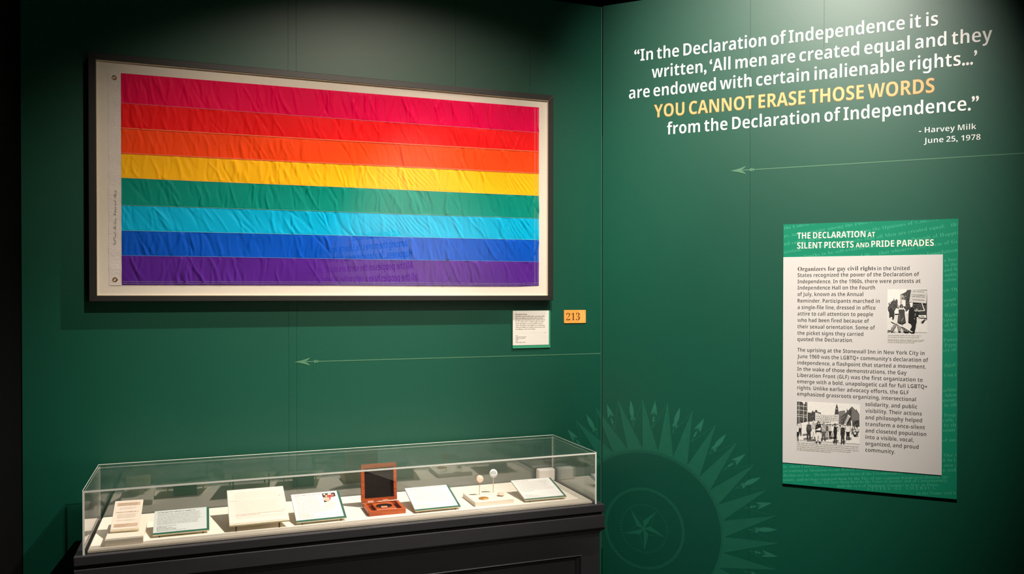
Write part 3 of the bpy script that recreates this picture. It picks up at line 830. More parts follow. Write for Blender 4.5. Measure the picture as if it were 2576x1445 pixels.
# photograph of two marchers with placards
rnd = random.Random(11)
mb = MB(); mb.box(WR, 1.2060, 1.3478, 1.4498, 1.6187, 0.0166, 0.0178)
ph = mb.build('photograph', grey(0.86), sheet); ph['label'] = 'black and white photograph of two marchers carrying placards'
p = Print(WR, 1.2065, 1.3475, 1.4500, 1.6184, 0.0179, lambda x, y: ((x - 128) / 922, 1 - (y - 133) / 1000))
p.P([(128, 133), (1050, 133), (1050, 1135), (128, 1135)], 0.86)
p.P([(128, 690), (1050, 690), (1050, 1135), (128, 1135)], 0.80)
p.P([(130, 600), (135, 540), (205, 450), (225, 400), (262, 390), (275, 325), (300, 395), (340, 350), (370, 395), (400, 520), (390, 620), (300, 650), (200, 610)], 0.30)
p.P([(430, 245), (500, 215), (560, 185), (585, 140), (640, 133), (1050, 133), (1050, 650), (860, 650), (740, 640), (640, 590), (560, 660), (530, 540), (430, 480)], 0.27)
p.foliage(150, 390, 430, 600, 40, rnd); p.foliage(500, 640, 230, 600, 50, rnd); p.foliage(740, 1040, 460, 630, 50, rnd)
p.foliage(440, 560, 225, 380, 22, rnd, 0.2, 0.7)
p.P([(436, 260), (500, 260), (505, 380), (440, 380)], 0.66); p.E(478, 335, 18, 30, 0.30)
p.P([(365, 375), (550, 375), (550, 525), (365, 525)], 0.85); p.P([(425, 385), (470, 385), (460, 500), (425, 480)], 0.66)
p.P([(680, 135), (1048, 150), (1030, 452), (635, 420)], 0.74); p.P([(635, 420), (1030, 452), (1030, 458), (635, 430)], 0.35)
for (y, a, b) in ((172, 730, 1000), (250, 695, 1020), (290, 700, 1020), (365, 720, 985)):
    x = a
    while x < b - 20:
        w = rnd.uniform(10, 26); p.Lw(x, y + (x - a) * 0.05, min(x + w, b), y + (x + w - a) * 0.05, rnd.uniform(12, 20), 0.38); x += w + rnd.uniform(4, 14)
p.P([(920, 450), (940, 450), (1000, 620), (985, 630)], 0.85); p.P([(640, 440), (720, 430), (712, 530), (670, 550)], 0.83)
p.P([(830, 655), (1030, 648), (1030, 715), (830, 720)], 0.20); p.P([(820, 625), (1000, 615), (1000, 632), (820, 642)], 0.85)
p.P([(840, 730), (1040, 725), (1040, 790), (900, 790)], 0.85); p.foliage(850, 990, 740, 790, 14, rnd, 0.3, 0.6, 14)
p.P([(1010, 810), (1030, 800), (960, 900), (905, 895)], 0.18); p.Lw(1035, 640, 1040, 820, 18, 0.12)
p.P([(150, 600), (200, 560), (285, 590), (290, 740), (270, 820), (240, 820), (235, 750), (200, 750), (190, 820), (165, 810), (170, 690)], 0.20)
p.E(160, 600, 22, 26, 0.25); p.E(262, 590, 20, 22, 0.35)
p.P([(290, 640), (330, 570), (400, 580), (400, 700), (300, 705)], 0.86); p.E(378, 530, 24, 34, 0.62)
p.P([(385, 605), (420, 590), (500, 590), (535, 620), (530, 700), (545, 800), (560, 890), (480, 935), (400, 920), (360, 900), (375, 760), (392, 700)], 0.24)
p.P([(405, 560), (500, 570), (490, 600), (400, 600)], 0.80); p.E(455, 515, 38, 40, 0.16); p.E(457, 528, 25, 30, 0.52); p.Lw(432, 520, 485, 522, 12, 0.10)
p.P([(440, 860), (500, 780), (510, 800), (470, 890)], 0.44); p.Lw(470, 930, 480, 970, 14, 0.30)
p.P([(390, 700), (440, 710), (420, 880), (370, 880)], 0.32)
p.E(660, 700, 6, 6, 0.1)
p.P([(625, 640), (640, 580), (705, 530), (760, 600), (860, 650), (870, 690), (840, 750), (812, 750), (812, 890), (800, 900), (790, 1000), (760, 1130), (700, 1128), (655, 1080), (700, 1000), (690, 940), (660, 905), (615, 890), (620, 700)], 0.10)
p.E(795, 610, 42, 40, 0.56); p.E(775, 580, 26, 20, 0.16); p.P([(770, 690), (795, 685), (780, 760), (762, 750)], 0.45); p.E(760, 815, 9, 9, 0.8)
p.P([(128, 770), (145, 800), (730, 1128), (700, 1135), (205, 880)], 0.86); p.P([(128, 780), (205, 880), (240, 1000), (200, 1100), (128, 1090)], 0.80)
p.P([(300, 925), (340, 930), (320, 1000), (245, 1115), (205, 1115), (260, 980)], 0.52); p.P([(340, 930), (450, 1010), (440, 1115), (390, 1115), (360, 1010)], 0.52)
p.P([(470, 1000), (650, 1100), (600, 1128), (520, 1120)], 0.34); p.P([(128, 1100), (190, 1105), (128, 1118)], 0.3); p.P([(260, 1100), (330, 1110), (250, 1118)], 0.3)
for k in range(7): p.Lw(480 + 24 * k, 1020 + 12 * k, 478 + 24 * k, 1120, 5, 0.6 if k % 2 else 0.2)
p.mb.build('photo_image', p.mats, ph)
mb = MB()
for z, r in zip((1.4340, 1.4265, 1.4170, 1.4119, 1.4058), (1.3280, 1.3200, 1.3455, 1.3320, 1.3075)): dashes(mb, WR, rnd, 1.2075, r, z, 0.0036, 0.0168)
mb.build('caption', M_INKSOFT, sheet)

# photograph of a street march with a banner
mb = MB(); mb.box(WR, 0.8634, 1.1057, 0.9903, 1.1512, 0.0166, 0.0178)
ph = mb.build('photograph', grey(0.86), sheet); ph['label'] = 'black and white photograph of a street march with a wide banner'


def rm(x, y):
    u = (x - 195) / 1275; yt = 250 + 80 * u; yb = 1020 + 90 * u
    return u, 1 - (y - yt) / (yb - yt)


p = Print(WR, 0.8638, 1.1053, 0.9906, 1.1508, 0.0179, rm)
p.P([(195, 250), (1470, 330), (1470, 1110), (195, 1020)], 0.86)
p.P([(195, 700), (1470, 760), (1470, 1110), (195, 1020)], 0.84)
p.P([(195, 250), (300, 256), (330, 300), (415, 310), (415, 420), (405, 660), (195, 700)], 0.22); p.P([(360, 262), (415, 265), (415, 330), (360, 300)], 0.30)
for x in (235, 330, 405): p.Lw(x, 270, x, 670, 10, 0.82)
for y in (345, 430, 520, 560): p.Lw(195, y - 12, 405, y + 10, 9, 0.80)
for x in (265, 295, 360): p.Lw(x, 300, x, 640, 3, 0.7)
for k in range(9): p.E(rnd.uniform(250, 400), rnd.uniform(280, 640), 9, 14, 0.12, 7)
p.P([(415, 470), (490, 480), (520, 440), (530, 430), (535, 462), (570, 460), (570, 425), (615, 428), (615, 465), (690, 480), (690, 640), (415, 660)], 0.26)
p.foliage(420, 570, 490, 650, 40, rnd, 0.15, 0.45, 12)
p.P([(1050, 465), (1180, 450), (1180, 700), (1050, 700)], 0.45); p.P([(1050, 465), (1180, 450), (1165, 440), (1060, 455)], 0.3)
p.P([(970, 512), (985, 395), (1010, 300), (1038, 385), (1052, 512)], 0.26); p.E(1012, 405, 10, 12, 0.82)
p.P([(1090, 570), (1210, 470), (1215, 400), (1235, 445), (1315, 360), (1395, 440), (1400, 405), (1420, 450), (1465, 520), (1468, 760), (1100, 720)], 0.30)
p.P([(1315, 370), (1465, 530), (1465, 640), (1310, 640)], 0.42); p.P([(1265, 440), (1295, 430), (1295, 520), (1265, 520)], 0.2)
p.foliage(1060, 1190, 560, 700, 46, rnd, 0.15, 0.6, 13); p.foliage(1330, 1460, 640, 760, 36, rnd, 0.1, 0.4, 16)
p.P([(1150, 720), (1240, 520), (1290, 560), (1190, 740)], 0.85)
for k in range(4): p.Lw(1160 + 26 * k, 715 - 6 * k, 1240 + 18 * k, 545 + 14 * k, 9, 0.12)
p.P([(1295, 640), (1320, 640), (1330, 790), (1310, 790)], 0.84)
p.P([(575, 470), (700, 508), (850, 530), (1055, 512), (1050, 705), (850, 712), (575, 690)], 0.83)
for q, (y, m) in enumerate(((520, 0.5), (552, 0.25), (590, 0.2), (625, 0.5), (655, 0.35))):
    x = 600 + (60 if q == 4 else 0)
    while x < (1030 if q != 4 else 900):
        w = rnd.uniform(10, 34); yy = y + 14 * math.sin((x - 575) / 480 * 3.1); p.Lw(x, yy, x + w, yy, 11, m); x += w + rnd.uniform(6, 16)
for (x0, x1, y) in ((330, 480, 985), (400, 600, 1010), (680, 830, 990), (860, 1010, 970), (930, 1040, 1040), (1100, 1180, 1050), (1210, 1300, 990), (310, 420, 905), (460, 700, 1045)):
    p.P([(x0, y), (x1, y - 12), (x1 + 20, y + 2), (x0 + 10, y + 14)], 0.14)


def walker(x, yh, yf, w, top, leg, hair):
    h = yf - yh
    p.P([(x - w * .5, yh + .16 * h), (x + w * .5, yh + .16 * h), (x + w * .62, yh + .40 * h), (x + w * .45, yh + .56 * h), (x - w * .45, yh + .56 * h), (x - w * .62, yh + .40 * h)], top)
    p.P([(x - w * .42, yh + .53 * h), (x + w * .42, yh + .53 * h), (x + w * .5, yf), (x + w * .18, yf), (x + .02 * w, yh + .66 * h), (x - w * .25, yf), (x - w * .5, yf)], leg)
    p.E(x, yh + .08 * h, w * .26, .085 * h, hair, 9); p.E(x + 2, yh + .10 * h, w * .17, .055 * h, 0.6, 8)
    p.Lw(x - w * .5, yh + .2 * h, x + w * .3, yh + .44 * h, w * .16, min(0.9, top + 0.15))


p.foliage(700, 1100, 700, 830, 60, rnd, 0.08, 0.8, 14); p.foliage(1180, 1460, 760, 850, 40, rnd, 0.08, 0.8, 13)
for a_ in ((260, 640, 910, 66, .70, .14, .12), (205, 680, 1015, 50, .80, .10, .12), (445, 660, 985, 86, .26, .20, .5), (540, 630, 960, 84, .66, .84, .84), (880, 700, 975, 52, .7, .12, .15), (935, 710, 965, 52, .86, .7, .3),
           (985, 705, 1070, 60, .10, .10, .12), (1240, 710, 995, 70, .82, .12, .1), (750, 680, 1005, 88, .60, .34, .4), (820, 700, 960, 40, .3, .6, .1), (1135, 720, 1070, 74, .16, .20, .8), (640, 645, 1060, 104, .14, .84, .1), (1420, 770, 930, 40, .7, .3, .3), (1330, 780, 880, 40, .3, .5, .8)):
    walker(*a_)
p.P([(600, 810), (680, 770), (692, 800), (680, 830), (560, 825)], 0.86); p.E(1380, 890, 34, 34, 0.2); p.E(1380, 890, 24, 24, 0.8)
p.mb.build('photo_image', p.mats, ph)
mb = MB()
for z, r in zip((0.9760, 0.9680, 0.9600, 0.9525, 0.9462), (1.1050, 1.1010, 1.1025, 1.0750, 0.9990)): dashes(mb, WR, rnd, 0.8638, r, z, 0.0038, 0.0168)
mb.build('caption', M_INKSOFT, sheet)

# ------------------------------------------------------------------ display cabinet
CX0, CX1, CY0, CY1 = -2.1135, -0.2390, -0.5040, -0.0300
ZB = 0.767
cab = thing('display_cabinet', ((CX0 + CX1) / 2, (CY0 + CY1) / 2, 0), 'long black panelled cabinet carrying the glass display cover, against the flag wall', 'cabinet')


def skirt(x0, x1, y0, y1, prof, mb):
    """sweeps (outset, z) along the four sides of a rectangle"""
    n = len(prof); base = len(mb.v)
    for (o, z) in prof:
        mb.v += [(x0 - o, y0 - o, z), (x1 + o, y0 - o, z), (x1 + o, y1 + o * 0.3, z), (x0 - o, y1 + o * 0.3, z)]
    for i in range(n - 1):
        for k in range(4):
            j = (k + 1) % 4; a = base + i * 4
            mb.f.append((a + k, a + 4 + k, a + 4 + j, a + j)[::-1]); mb.m.append(0); mb.sm.append(False)
    mb.f.append(tuple(base + k for k in range(4)))
    mb.f.append(tuple(base + (n - 1) * 4 + k for k in (3, 2, 1, 0))); mb.m += [0, 0]; mb.sm += [False, False]


bx0, bx1, by0, by1 = CX0 + 0.0105, CX1 - 0.0105, CY0 + 0.0275, CY1 - 0.004
mb = MB(); mb.wbox(CX0, CX1, CY0, CY1, 0.7370, ZB); mb.build('top_slab', M_CABINET, cab, bevel=0.0022)
mb = MB(); mb.wbox(CX0 + 0.010, CX1 - 0.010, CY0 + 0.010, CY1 - 0.004, 0.7250, 0.7368); mb.build('shadow_groove', M_GASKET, cab)
mb = MB(); mb.wbox(CX0 + 0.0005, CX1 - 0.0005, CY0 + 0.0005, CY1, 0.6735, 0.7250); mb.build('lower_slab', M_CABINET, cab, bevel=0.0022)
mb = MB(); skirt(bx0, bx1, by0, by1, [(0.022, 0.6733), (0.022, 0.6700), (0.0185, 0.6690), (0.0165, 0.6655), (0.0130, 0.6610), (0.0080, 0.6585), (0.0080, 0.6550), (0.0040, 0.6540), (0.0035, 0.6490), (0.0012, 0.6470)][::-1], mb)
mb.build('moulding', M_CABINET, cab)
# body with a sunk front panel
mb = MB()
px0, px1, pz0, pz1 = bx0 + 0.078, bx1 - 0.0780, 0.16, 0.5670
yb = by0
for (a0, a1, b0, b1) in ((bx0, px0, 0.0, 0.655), (px1, bx1, 0.0, 0.655), (px0, px1, pz1, 0.655), (px0, px1, 0.0, pz0)):
    mb.wbox(a0, a1, yb, yb + 0.03, b0, b1)
mb.wbox(bx0, bx1, yb + 0.03, by1, 0.0, 0.655)
mb.build('body', M_CABINET, cab)


def frame_moulding(x0, x1, z0, z1, prof, name):
    """mitred moulding round the sunk panel; prof: (inset from the opening, y)"""
    mb = MB(); base = 0
    for (i_, y) in prof:
        mb.v += [(x0 + i_, y, z0 + i_), (x1 - i_, y, z0 + i_), (x1 - i_, y, z1 - i_), (x0 + i_, y, z1 - i_)]
    for q in range(len(prof) - 1):
        for k in range(4):
            j = (k + 1) % 4; a = q * 4
            mb.f.append((a + k, a + j, a + 4 + j, a + 4 + k)); mb.m.append(0); mb.sm.append(False)
    mb.build(name, M_CABINET, cab)


frame_moulding(px0, px1, pz0, pz1, [(-0.001, yb - 0.0012), (0.0025, yb - 0.0030), (0.0050, yb - 0.0012), (0.0065, yb + 0.006), (0.0130, yb + 0.0120), (0.0150, yb + 0.0100), (0.0170, yb + 0.0110), (0.0190, yb + 0.0180), (0.0240, yb + 0.0200)], 'panel_moulding')
mb = MB(); mb.wbox(px0 + 0.020, px1 - 0.020, yb + 0.0195, yb + 0.0290, pz0 + 0.020, pz1 - 0.020); mb.build('front_panel', M_CABINET, cab)
# deck
GX0, GX1, GY0, GY1, GZ0, GZ1 = -2.0885, -0.2685, -0.4900, -0.0580, ZB, 0.9725
mb = MB(); mb.wbox(GX0 + 0.0075, GX1 - 0.0075, GY0 + 0.0075, GY1 - 0.0075, ZB, ZB + 0.0012); mb.build('gasket', M_GASKET, cab)
DZ = ZB + 0.012
mb = MB(); mb.wbox(-2.0760, -0.2810, -0.4790, -0.0655, ZB + 0.0013, DZ - 0.003); mb.wbox(-2.0725, -0.2845, -0.4750, -0.0690, DZ - 0.003, DZ)
mb.build('deck', M_DECK, cab, bevel=0.0008)

# glass cover
gc = thing('glass_cover', ((GX0 + GX1) / 2, (GY0 + GY1) / 2, GZ0), 'long clear glass cover standing on the black cabinet', 'cover')
T = 0.0065
mb = MB(); mb.box(XY, GX0, GX1, GY0, GY1, GZ1 - T, GZ1, 0, {'left': 1, 'right': 1, 'bottom': 0, 'top': 0}); mb.m[-6:] = [0, 0, 1, 0, 0, 0]
mb.build('top_pane', [G_TOP, M_EDGEGLOW], gc)
mb = MB(); ew = 0.0018  # added pale strips paint the bright lines along the upper rim
for (a, b, c, d) in ((GX0, GX1, GY1, GY1 + 0.0004), (GX0 - 0.0004, GX0, GY0, GY1), (GX1, GX1 + 0.0004, GY0, GY1)):
    mb.wbox(a, b, c, d, GZ1 - ew, GZ1 + 0.0004)
mb.build('edge_glow', M_EDGEGLOW, gc)
for nm, (x0, x1, y0, y1), fl_ in (('front_pane', (GX0 + T, GX1 - T, GY0, GY0 + T), None), ('back_pane', (GX0 + T, GX1 - T, GY1 - T, GY1), None)):
    mb = MB(); mb.wbox(x0, x1, y0, y1, GZ0 + 0.0002, GZ1 - T - 0.0002); mb.build(nm, [G_CASE, M_EDGEGLOW], gc)
for nm, (x0, x1) in (('end_pane', (GX0, GX0 + T - 0.0002)), ('end_pane', (GX1 - T + 0.0002, GX1))):
    mb = MB(); mb.wbox(x0, x1, GY0, GY1, GZ0 + 0.0002, GZ1 - T - 0.0002)
    mb.m[-6:] = [0, 0, 1, 1, 0, 0]                # the narrow front and back edges carry the painted glow
    mb.build(nm, [G_END, M_EDGEGLOW], gc)


# ------------------------------------------------------------------ things inside the case
def tilt_frame(x, y, z, tilt, yaw=0.0):
    """origin at the middle of the lower edge, u to the right, v up the slope"""
    u = Vector((math.cos(yaw), math.sin(yaw), 0)); v = Vector((-math.sin(yaw) * math.cos(tilt), math.cos(yaw) * math.cos(tilt), math.sin(tilt)))
    return Frame((x, y, z), u, v)


M_INKPALE = mat('pale grey print', (0.52, 0.47, 0.39), 0.7, 0.2, noise=(80, 0.1, ONE), srgb=False)
M_INKMID = mat('tan print', (0.40, 0.31, 0.21), 0.7, 0.2, noise=(80, 0.1, ONE), srgb=False)


def label_card(x, y, z, w, h, tilt, yaw, label, rows, foot_rows, seed, paper=M_PAPERGREY, title=(0.06, 0.80), photo=None, rowh=0.0042, pegz=True, ink=M_INKSOFT):
    rnd = random.Random(seed)
    t = thing('label_card', (x, y, DZ), label, 'label', 'text labels inside the display case')
    fr = tilt_frame(x, y, z, tilt, yaw)
    mb = MB(); mb.box(fr, -w / 2, w / 2, 0, h, -0.0048, 0.0, 1, {'front': 0, 'right': 0})
    mb.build('board', [M_CARDGREEN, M_CORE], t)
    mg = 0.0085
    mb = MB(); mb.box(fr, -w / 2 + 0.0002, w / 2 - mg, mg + 0.001, h - 0.0002, 0.0001, 0.0007); sh = mb.build('sheet', paper, t)
    a0, a1, b1 = -w / 2 + 0.011, w / 2 - mg - 0.010, h - 0.013
    mb = MB()
    c = 0.0009
    dashes(mb, fr, rnd, a0, a0 + (a1 - a0) * title[1], b1, 0.0046, c, 0)
    for k in range(rows):
        e = a1 - rnd.uniform(0, 0.018) if k < rows - 1 else a0 + (a1 - a0) * rnd.uniform(0.35, 0.9)
        if photo and k < rows * 0.62: e = a0 + (a1 - a0) * 0.60 - rnd.uniform(0, 0.008)
        dashes(mb, fr, rnd, a0, e, b1 - 0.0095 - k * rowh * 1.72, rowh * 0.66, c, 1)
    for k in range(foot_rows):
        dashes(mb, fr, rnd, a0, a0 + (a1 - a0) * rnd.uniform(0.2, 0.45) + (0.05 if k == foot_rows - 1 else 0), mg + 0.008 + (foot_rows - 1 - k) * 0.0052, 0.0030, c, 1)
    mb.build('print', [mat('dark olive print', (0.11, 0.10, 0.07), 0.7, 0.2, noise=(80, 0.1, ONE), srgb=False) if ink is M_INKSOFT else M_INKMID, ink], sh)
    for sx in (-1, 1):
        px_ = x + sx * (w / 2 - 0.020) * math.cos(yaw); py_ = y + 0.004
        zt_ = z + 0.004 * math.tan(tilt) - 0.0050
        mb = MB(); mb.tube((px_, py_, DZ), (px_, py_, zt_), 0.0022); mb.build('peg', M_PEG, t)
    # clear wedge that carries the upper edge
    zt_ = z + h * math.sin(tilt) * 0.86 - 0.0058; yr = y + h * math.cos(tilt) * 0.86
    mb = MB(); mb.wbox(x - w * 0.25, x + w * 0.25, yr - 0.002, yr + 0.002, DZ, zt_); mb.build('prop', M_PEG, t)
    if photo:
        pr = Print(fr, 0.024, 0.0715, h - 0.066, h - 0.011, 0.0009, lambda X, Y: (X, 1 - Y))
        D_, R2, W_, P2 = mat('photo brown', (70, 40, 22), 0.5, 0.3, noise=(90, 0.2, ONE)), mat('photo red', (196, 72, 60), 0.5, 0.3, noise=(90, 0.1, ONE)), mat('photo cream', (250, 240, 228), 0.5, 0.3, noise=(90, 0.03, ONE)), mat('photo peach', (226, 178, 150), 0.5, 0.3, noise=(90, 0.08, ONE))
        pr.P([(0, 0), (1, 0), (1, 1), (0, 1)], W_); pr.P([(0, 0), (1, 0), (1, .42), (.72, .50), (.45, .52), (0, .45)], D_)
        pr.E(.30, .32, .12, .12, P2); pr.E(.16, .12, .08, .08, W_); pr.E(.80, .25, .07, .08, P2)
        pr.E(.56, .34, .22, .20, R2); pr.P([(.48, .4), (.66, .4), (.56, .8), (.44, .75)], R2); pr.E(.56, .14, .15, .10, W_); pr.E(.58, .26, .07, .05, D_)
        pr.P([(.10, .55), (.45, .6), (.5, .95), (.25, 1), (.05, .9)], P2); pr.P([(0, .78), (.22, .92), (.2, 1), (0, 1)], D_); pr.E(.74, .68, .19, .20, W_); pr.E(.05, .60, .04, .05, R2)
        pr.mb.build('photograph', pr.mats, sh)
        mb = MB()
        for k in range(5): dashes(mb, fr, rnd, 0.025, 0.071 - rnd.uniform(0, 0.012), h - 0.072 - 0.0048 * k, 0.0026, c, 0)
        mb.build('caption', M_INKFAINT, sh)
    return t


label_card(-1.7986, -0.4141, 0.790, 0.1784, 0.1358, 0.36, 0.002, 'pale text label with dark green edge beside the small handbill', 9, 6, 21, rowh=0.0043, ink=M_INKSOFT, title=(0, 0.84))
label_card(-1.3309, -0.4255, 0.790, 0.1775, 0.1709, 0.3695, 0.03, 'white text label with a small red colour photograph, beside the typed page', 15, 6, 22, paper=M_PAPER, photo=True, rowh=0.0042, ink=M_INKPALE)
label_card(-0.8984, -0.4228, 0.790, 0.1781, 0.1757, 0.266, 0.011, 'white text label to the right of the open wooden box', 14, 5, 23, paper=M_PAPER, rowh=0.0044, ink=M_INKPALE, title=(0, 0.95))
label_card(-0.4557, -0.4207, 0.790, 0.1765, 0.1769, 0.222, -0.02, 'white text label in front of the white plastic logger at the right end', 10, 5, 24, paper=M_PAPER, rowh=0.0055, ink=M_INKPALE, title=(0, 0.42))

# handbill on a block at the left end
t = thing('riser_block', (-1.971, -0.325, DZ), 'white square riser block under the handbill at the left end of the case', 'block')
mb = MB(); mb.wbox(-2.0290, -1.9145, -0.4600, -0.1900, DZ, DZ + 0.020); mb.build('block', M_BLOCK, t, bevel=0.0008)
t = thing('handbill', (-1.9759, -0.3768, DZ + 0.02), 'small buff printed handbill propped up at the left end of the case', 'handbill')
fr = tilt_frame(-1.9759, -0.3768, 0.8065, 0.6204, -0.06)
w, h = 0.0886, 0.1276
mb = MB(); mb.box(fr, -w / 2, w / 2, 0, h, 0, 0.0008); sh = mb.build('sheet', M_PAPERWARM, t)
mb = MB(); mb.box(fr, -w / 2 - 0.0005, w / 2 + 0.0005, -0.002, h - 0.002, -0.0030, -0.0002); mb.build('backing', M_CORE, t)
rnd = random.Random(5); mb = MB()
mb.quad(fr, -0.036, 0.037, 0.104, 0.118, 0.0010, 1); mb.quad(fr, -0.037, 0.038, 0.012, 0.0265, 0.0010, 1)
for b, a0, a1, hh, mi in ((0.1125, -0.031, 0.027, 0.0034, 0), (0.1062, -0.031, 0.010, 0.0034, 0), (0.1062, 0.014, 0.028, 0.003, 0), (0.0945, -0.026, 0.026, 0.0028, 2), (0.0895, -0.026, 0.024, 0.0028, 2), (0.0750, -0.036, 0.036, 0.0036, 0), (0.0665, -0.030, 0.030, 0.0028, 2), (0.0615, -0.030, 0.028, 0.0028, 2), (0.0565, -0.030, 0.030, 0.0028, 2), (0.0515, -0.030, 0.027, 0.0028, 2), (0.0395, -0.032, 0.028, 0.003, 2), (0.0222, -0.033, 0.010, 0.0026, 0), (0.0182, -0.033, -0.004, 0.0026, 0), (0.0140, -0.033, 0.002, 0.0026, 0)):
    dashes(mb, fr, rnd, a0, a1, b, hh, 0.0012, mi)
for q in (fr.p(-w / 2 + 0.004, 0.0032, 0.0012),):
    mb.quad(fr, -w / 2 + 0.002, w / 2 - 0.002, 0.0022, 0.0034, 0.0012, 0)
mb.build('print', [M_INKBROWN, M_PAPERBAND, M_INKFAINT], sh)
mb = MB()
yr = -0.3768 + h * math.cos(0.62) * 0.8; zr = 0.8065 + h * math.sin(0.62) * 0.8
mb.wbox(-1.996, -1.950, yr - 0.001, yr + 0.002, DZ + 0.020, zr - 0.006); mb.build('prop', M_BLOCK, t)
mb = MB(); mb.box(fr, -w / 2, w / 2, -0.004, -0.0021, -0.004, 0.005); mb.build('lip', M_CORE, t)

# typed page
t = thing('typed_page', (-1.5446, -0.434, DZ), 'large cream typed page with brown corrections propped up between two labels', 'page')
fr = tilt_frame(-1.5446, -0.4340, 0.803, 0.3044, 0.012)
w, h = 0.1999, 0.2346
mb = MB(); mb.box(fr, -w / 2, w / 2, 0.004, h, 0, 0.0008); sh = mb.build('sheet', mat('cream typing paper', (0.78, 0.69, 0.61), 0.85, 0.15, noise=(14, 0.02, ONE), srgb=False), t)
mb = MB(); mb.box(fr, -w / 2 - 0.0004, w / 2 + 0.0004, 0, h - 0.003, -0.0060, -0.0003); mb.build('backing', M_CORE, t)
mb = MB(); rnd = random.Random(9)
for k in range(24):
    e = 0.088 - rnd.uniform(0, 0.02)
    if rnd.random() < 0.12: continue
    dashes(mb, fr, rnd, -0.078 + 0.002 * (k % 3), e, h - 0.024 - 0.0083 * k, 0.0024, 0.0010, 0)
for (b, a0, a1, hh) in ((0.1545, -0.094, -0.066, 0.0030), (0.1700, 0.078, 0.090, 0.0046), (0.072, 0.080, 0.097, 0.0030), (0.0610, -0.074, 0.086, 0.0030), (0.0535, -0.078, 0.004, 0.0036)):
    dashes(mb, fr, rnd, a0, a1, b, hh, 0.0011, 1)
mb.quad(fr, -w / 2 + 0.002, w / 2 - 0.022, 0.0075, 0.0087, 0.0011, 1)
mb.build('print', [M_INKFAINT, M_INKBROWN], sh)
for sx in (-0.078, 0.066):
    mb = MB(); mb.tube((-1.5446 + sx, -0.428, DZ), (-1.5446 + sx, -0.428, 0.803 + 0.006 * math.tan(0.3) - 0.0075), 0.0026); mb.build('peg', M_PEG, t)
yr = -0.434 + h * math.cos(0.3044) * 0.85; zr = 0.803 + h * math.sin(0.3044) * 0.85 - 0.0072
for sx in (-0.07, 0.07):
    mb = MB(); mb.tube((-1.5446 + sx, yr, DZ), (-1.5446 + sx, yr, zr), 0.0026); mb.build('peg', M_PEG, t)

# open cherry box
t = thing('wooden_box', (-1.0883, -0.335, DZ), 'small open cherry wood presentation box with black lined lid', 'box')
x0, x1, y0, y1, z0, z1 = -1.1570, -1.0190, -0.4030, -0.2680, DZ, DZ + 0.0185
bw = 0.0115
mb = MB()
for (a, b, c, d) in ((x0, x1, y0, y0 + bw), (x0, x1, y1 - bw, y1), (x0, x0 + bw, y0 + bw, y1 - bw), (x1 - bw, x1, y0 + bw, y1 - bw)):
    mb.wbox(a, b, c, d, z0, z1)
mb.wbox(x0 + bw, x1 - bw, y0 + bw, y1 - bw, z0, z0 + 0.004)
base = mb.build('tray', M_WOOD, t, bevel=0.0008)
mb = MB(); mb.wbox(x0 + bw + 0.0002, x1 - bw - 0.0002, y0 + bw + 0.0002, y1 - bw - 0.0002, z0 + 0.0042, z0 + 0.006); mb.build('tray_floor', M_WOODDARK, t)
# insert: bevelled block with a round well
ix0, ix1, iy0, iy1 = x0 + 0.029, x1 - 0.027, y0 + bw + 0.003, y1 - bw - 0.002; iz0, iz1 = z0 + 0.0062, z1 - 0.0015
bev = 0.010
mb = MB(); n = 48; cxm, cym, rr = (ix0 + ix1) / 2, (iy0 + bev + iy1) / 2, 0.031


def sq(i):
    an = 2 * math.pi * i / n; cx_, sy_ = math.cos(an), math.sin(an)
    hx, hy = (ix1 - ix0) / 2 - 0.004, (iy1 - iy0 - bev) / 2
    k = min(hx / abs(cx_) if abs(cx_) > 1e-6 else 1e9, hy / abs(sy_) if abs(sy_) > 1e-6 else 1e9)
    return (cxm + cx_ * k, cym + sy_ * k)


for i in range(n):
    a, b = 2 * math.pi * i / n, 2 * math.pi * (i + 1) / n
    ca, cb = (cxm + rr * math.cos(a), cym + rr * math.sin(a)), (cxm + rr * math.cos(b), cym + rr * math.sin(b))
    sa, sb = sq(i), sq(i + 1)
    mb.poly([(*ca, iz1), (*sa, iz1), (*sb, iz1), (*cb, iz1)])
    mb.poly([(*cb, iz1), (*cb, iz1 - 0.004), (*ca, iz1 - 0.004), (*ca, iz1)], 1)
    mb.poly([(*sa, iz1), (sa[0], sa[1], iz0), (sb[0], sb[1], iz0), (*sb, iz1)])
tx0, tx1 = ix0 + 0.004, ix1 - 0.004
mb.poly([(ix0 - 0.006, iy0, iz0 + 0.001), (ix1 + 0.008, iy0, iz0 + 0.001), (tx1, iy0 + bev, iz1), (tx0, iy0 + bev, iz1)])
ins_ = mb.build('insert', [M_WOOD, M_WOODDARK], t)
mb = MB(); mb.disc(Frame((cxm, cym, iz1 - 0.0039), (1, 0, 0), (0, 1, 0)), 0, 0, rr); mb.build('well_lining', M_VELVET, ins_)
mb = MB(); mb.wbox(cxm - 0.012, cxm + 0.011, cym - 0.021, cym + 0.001, iz1 - 0.0038, iz1 - 0.0015); mb.build('paper_tag', M_WOODTAG, ins_)
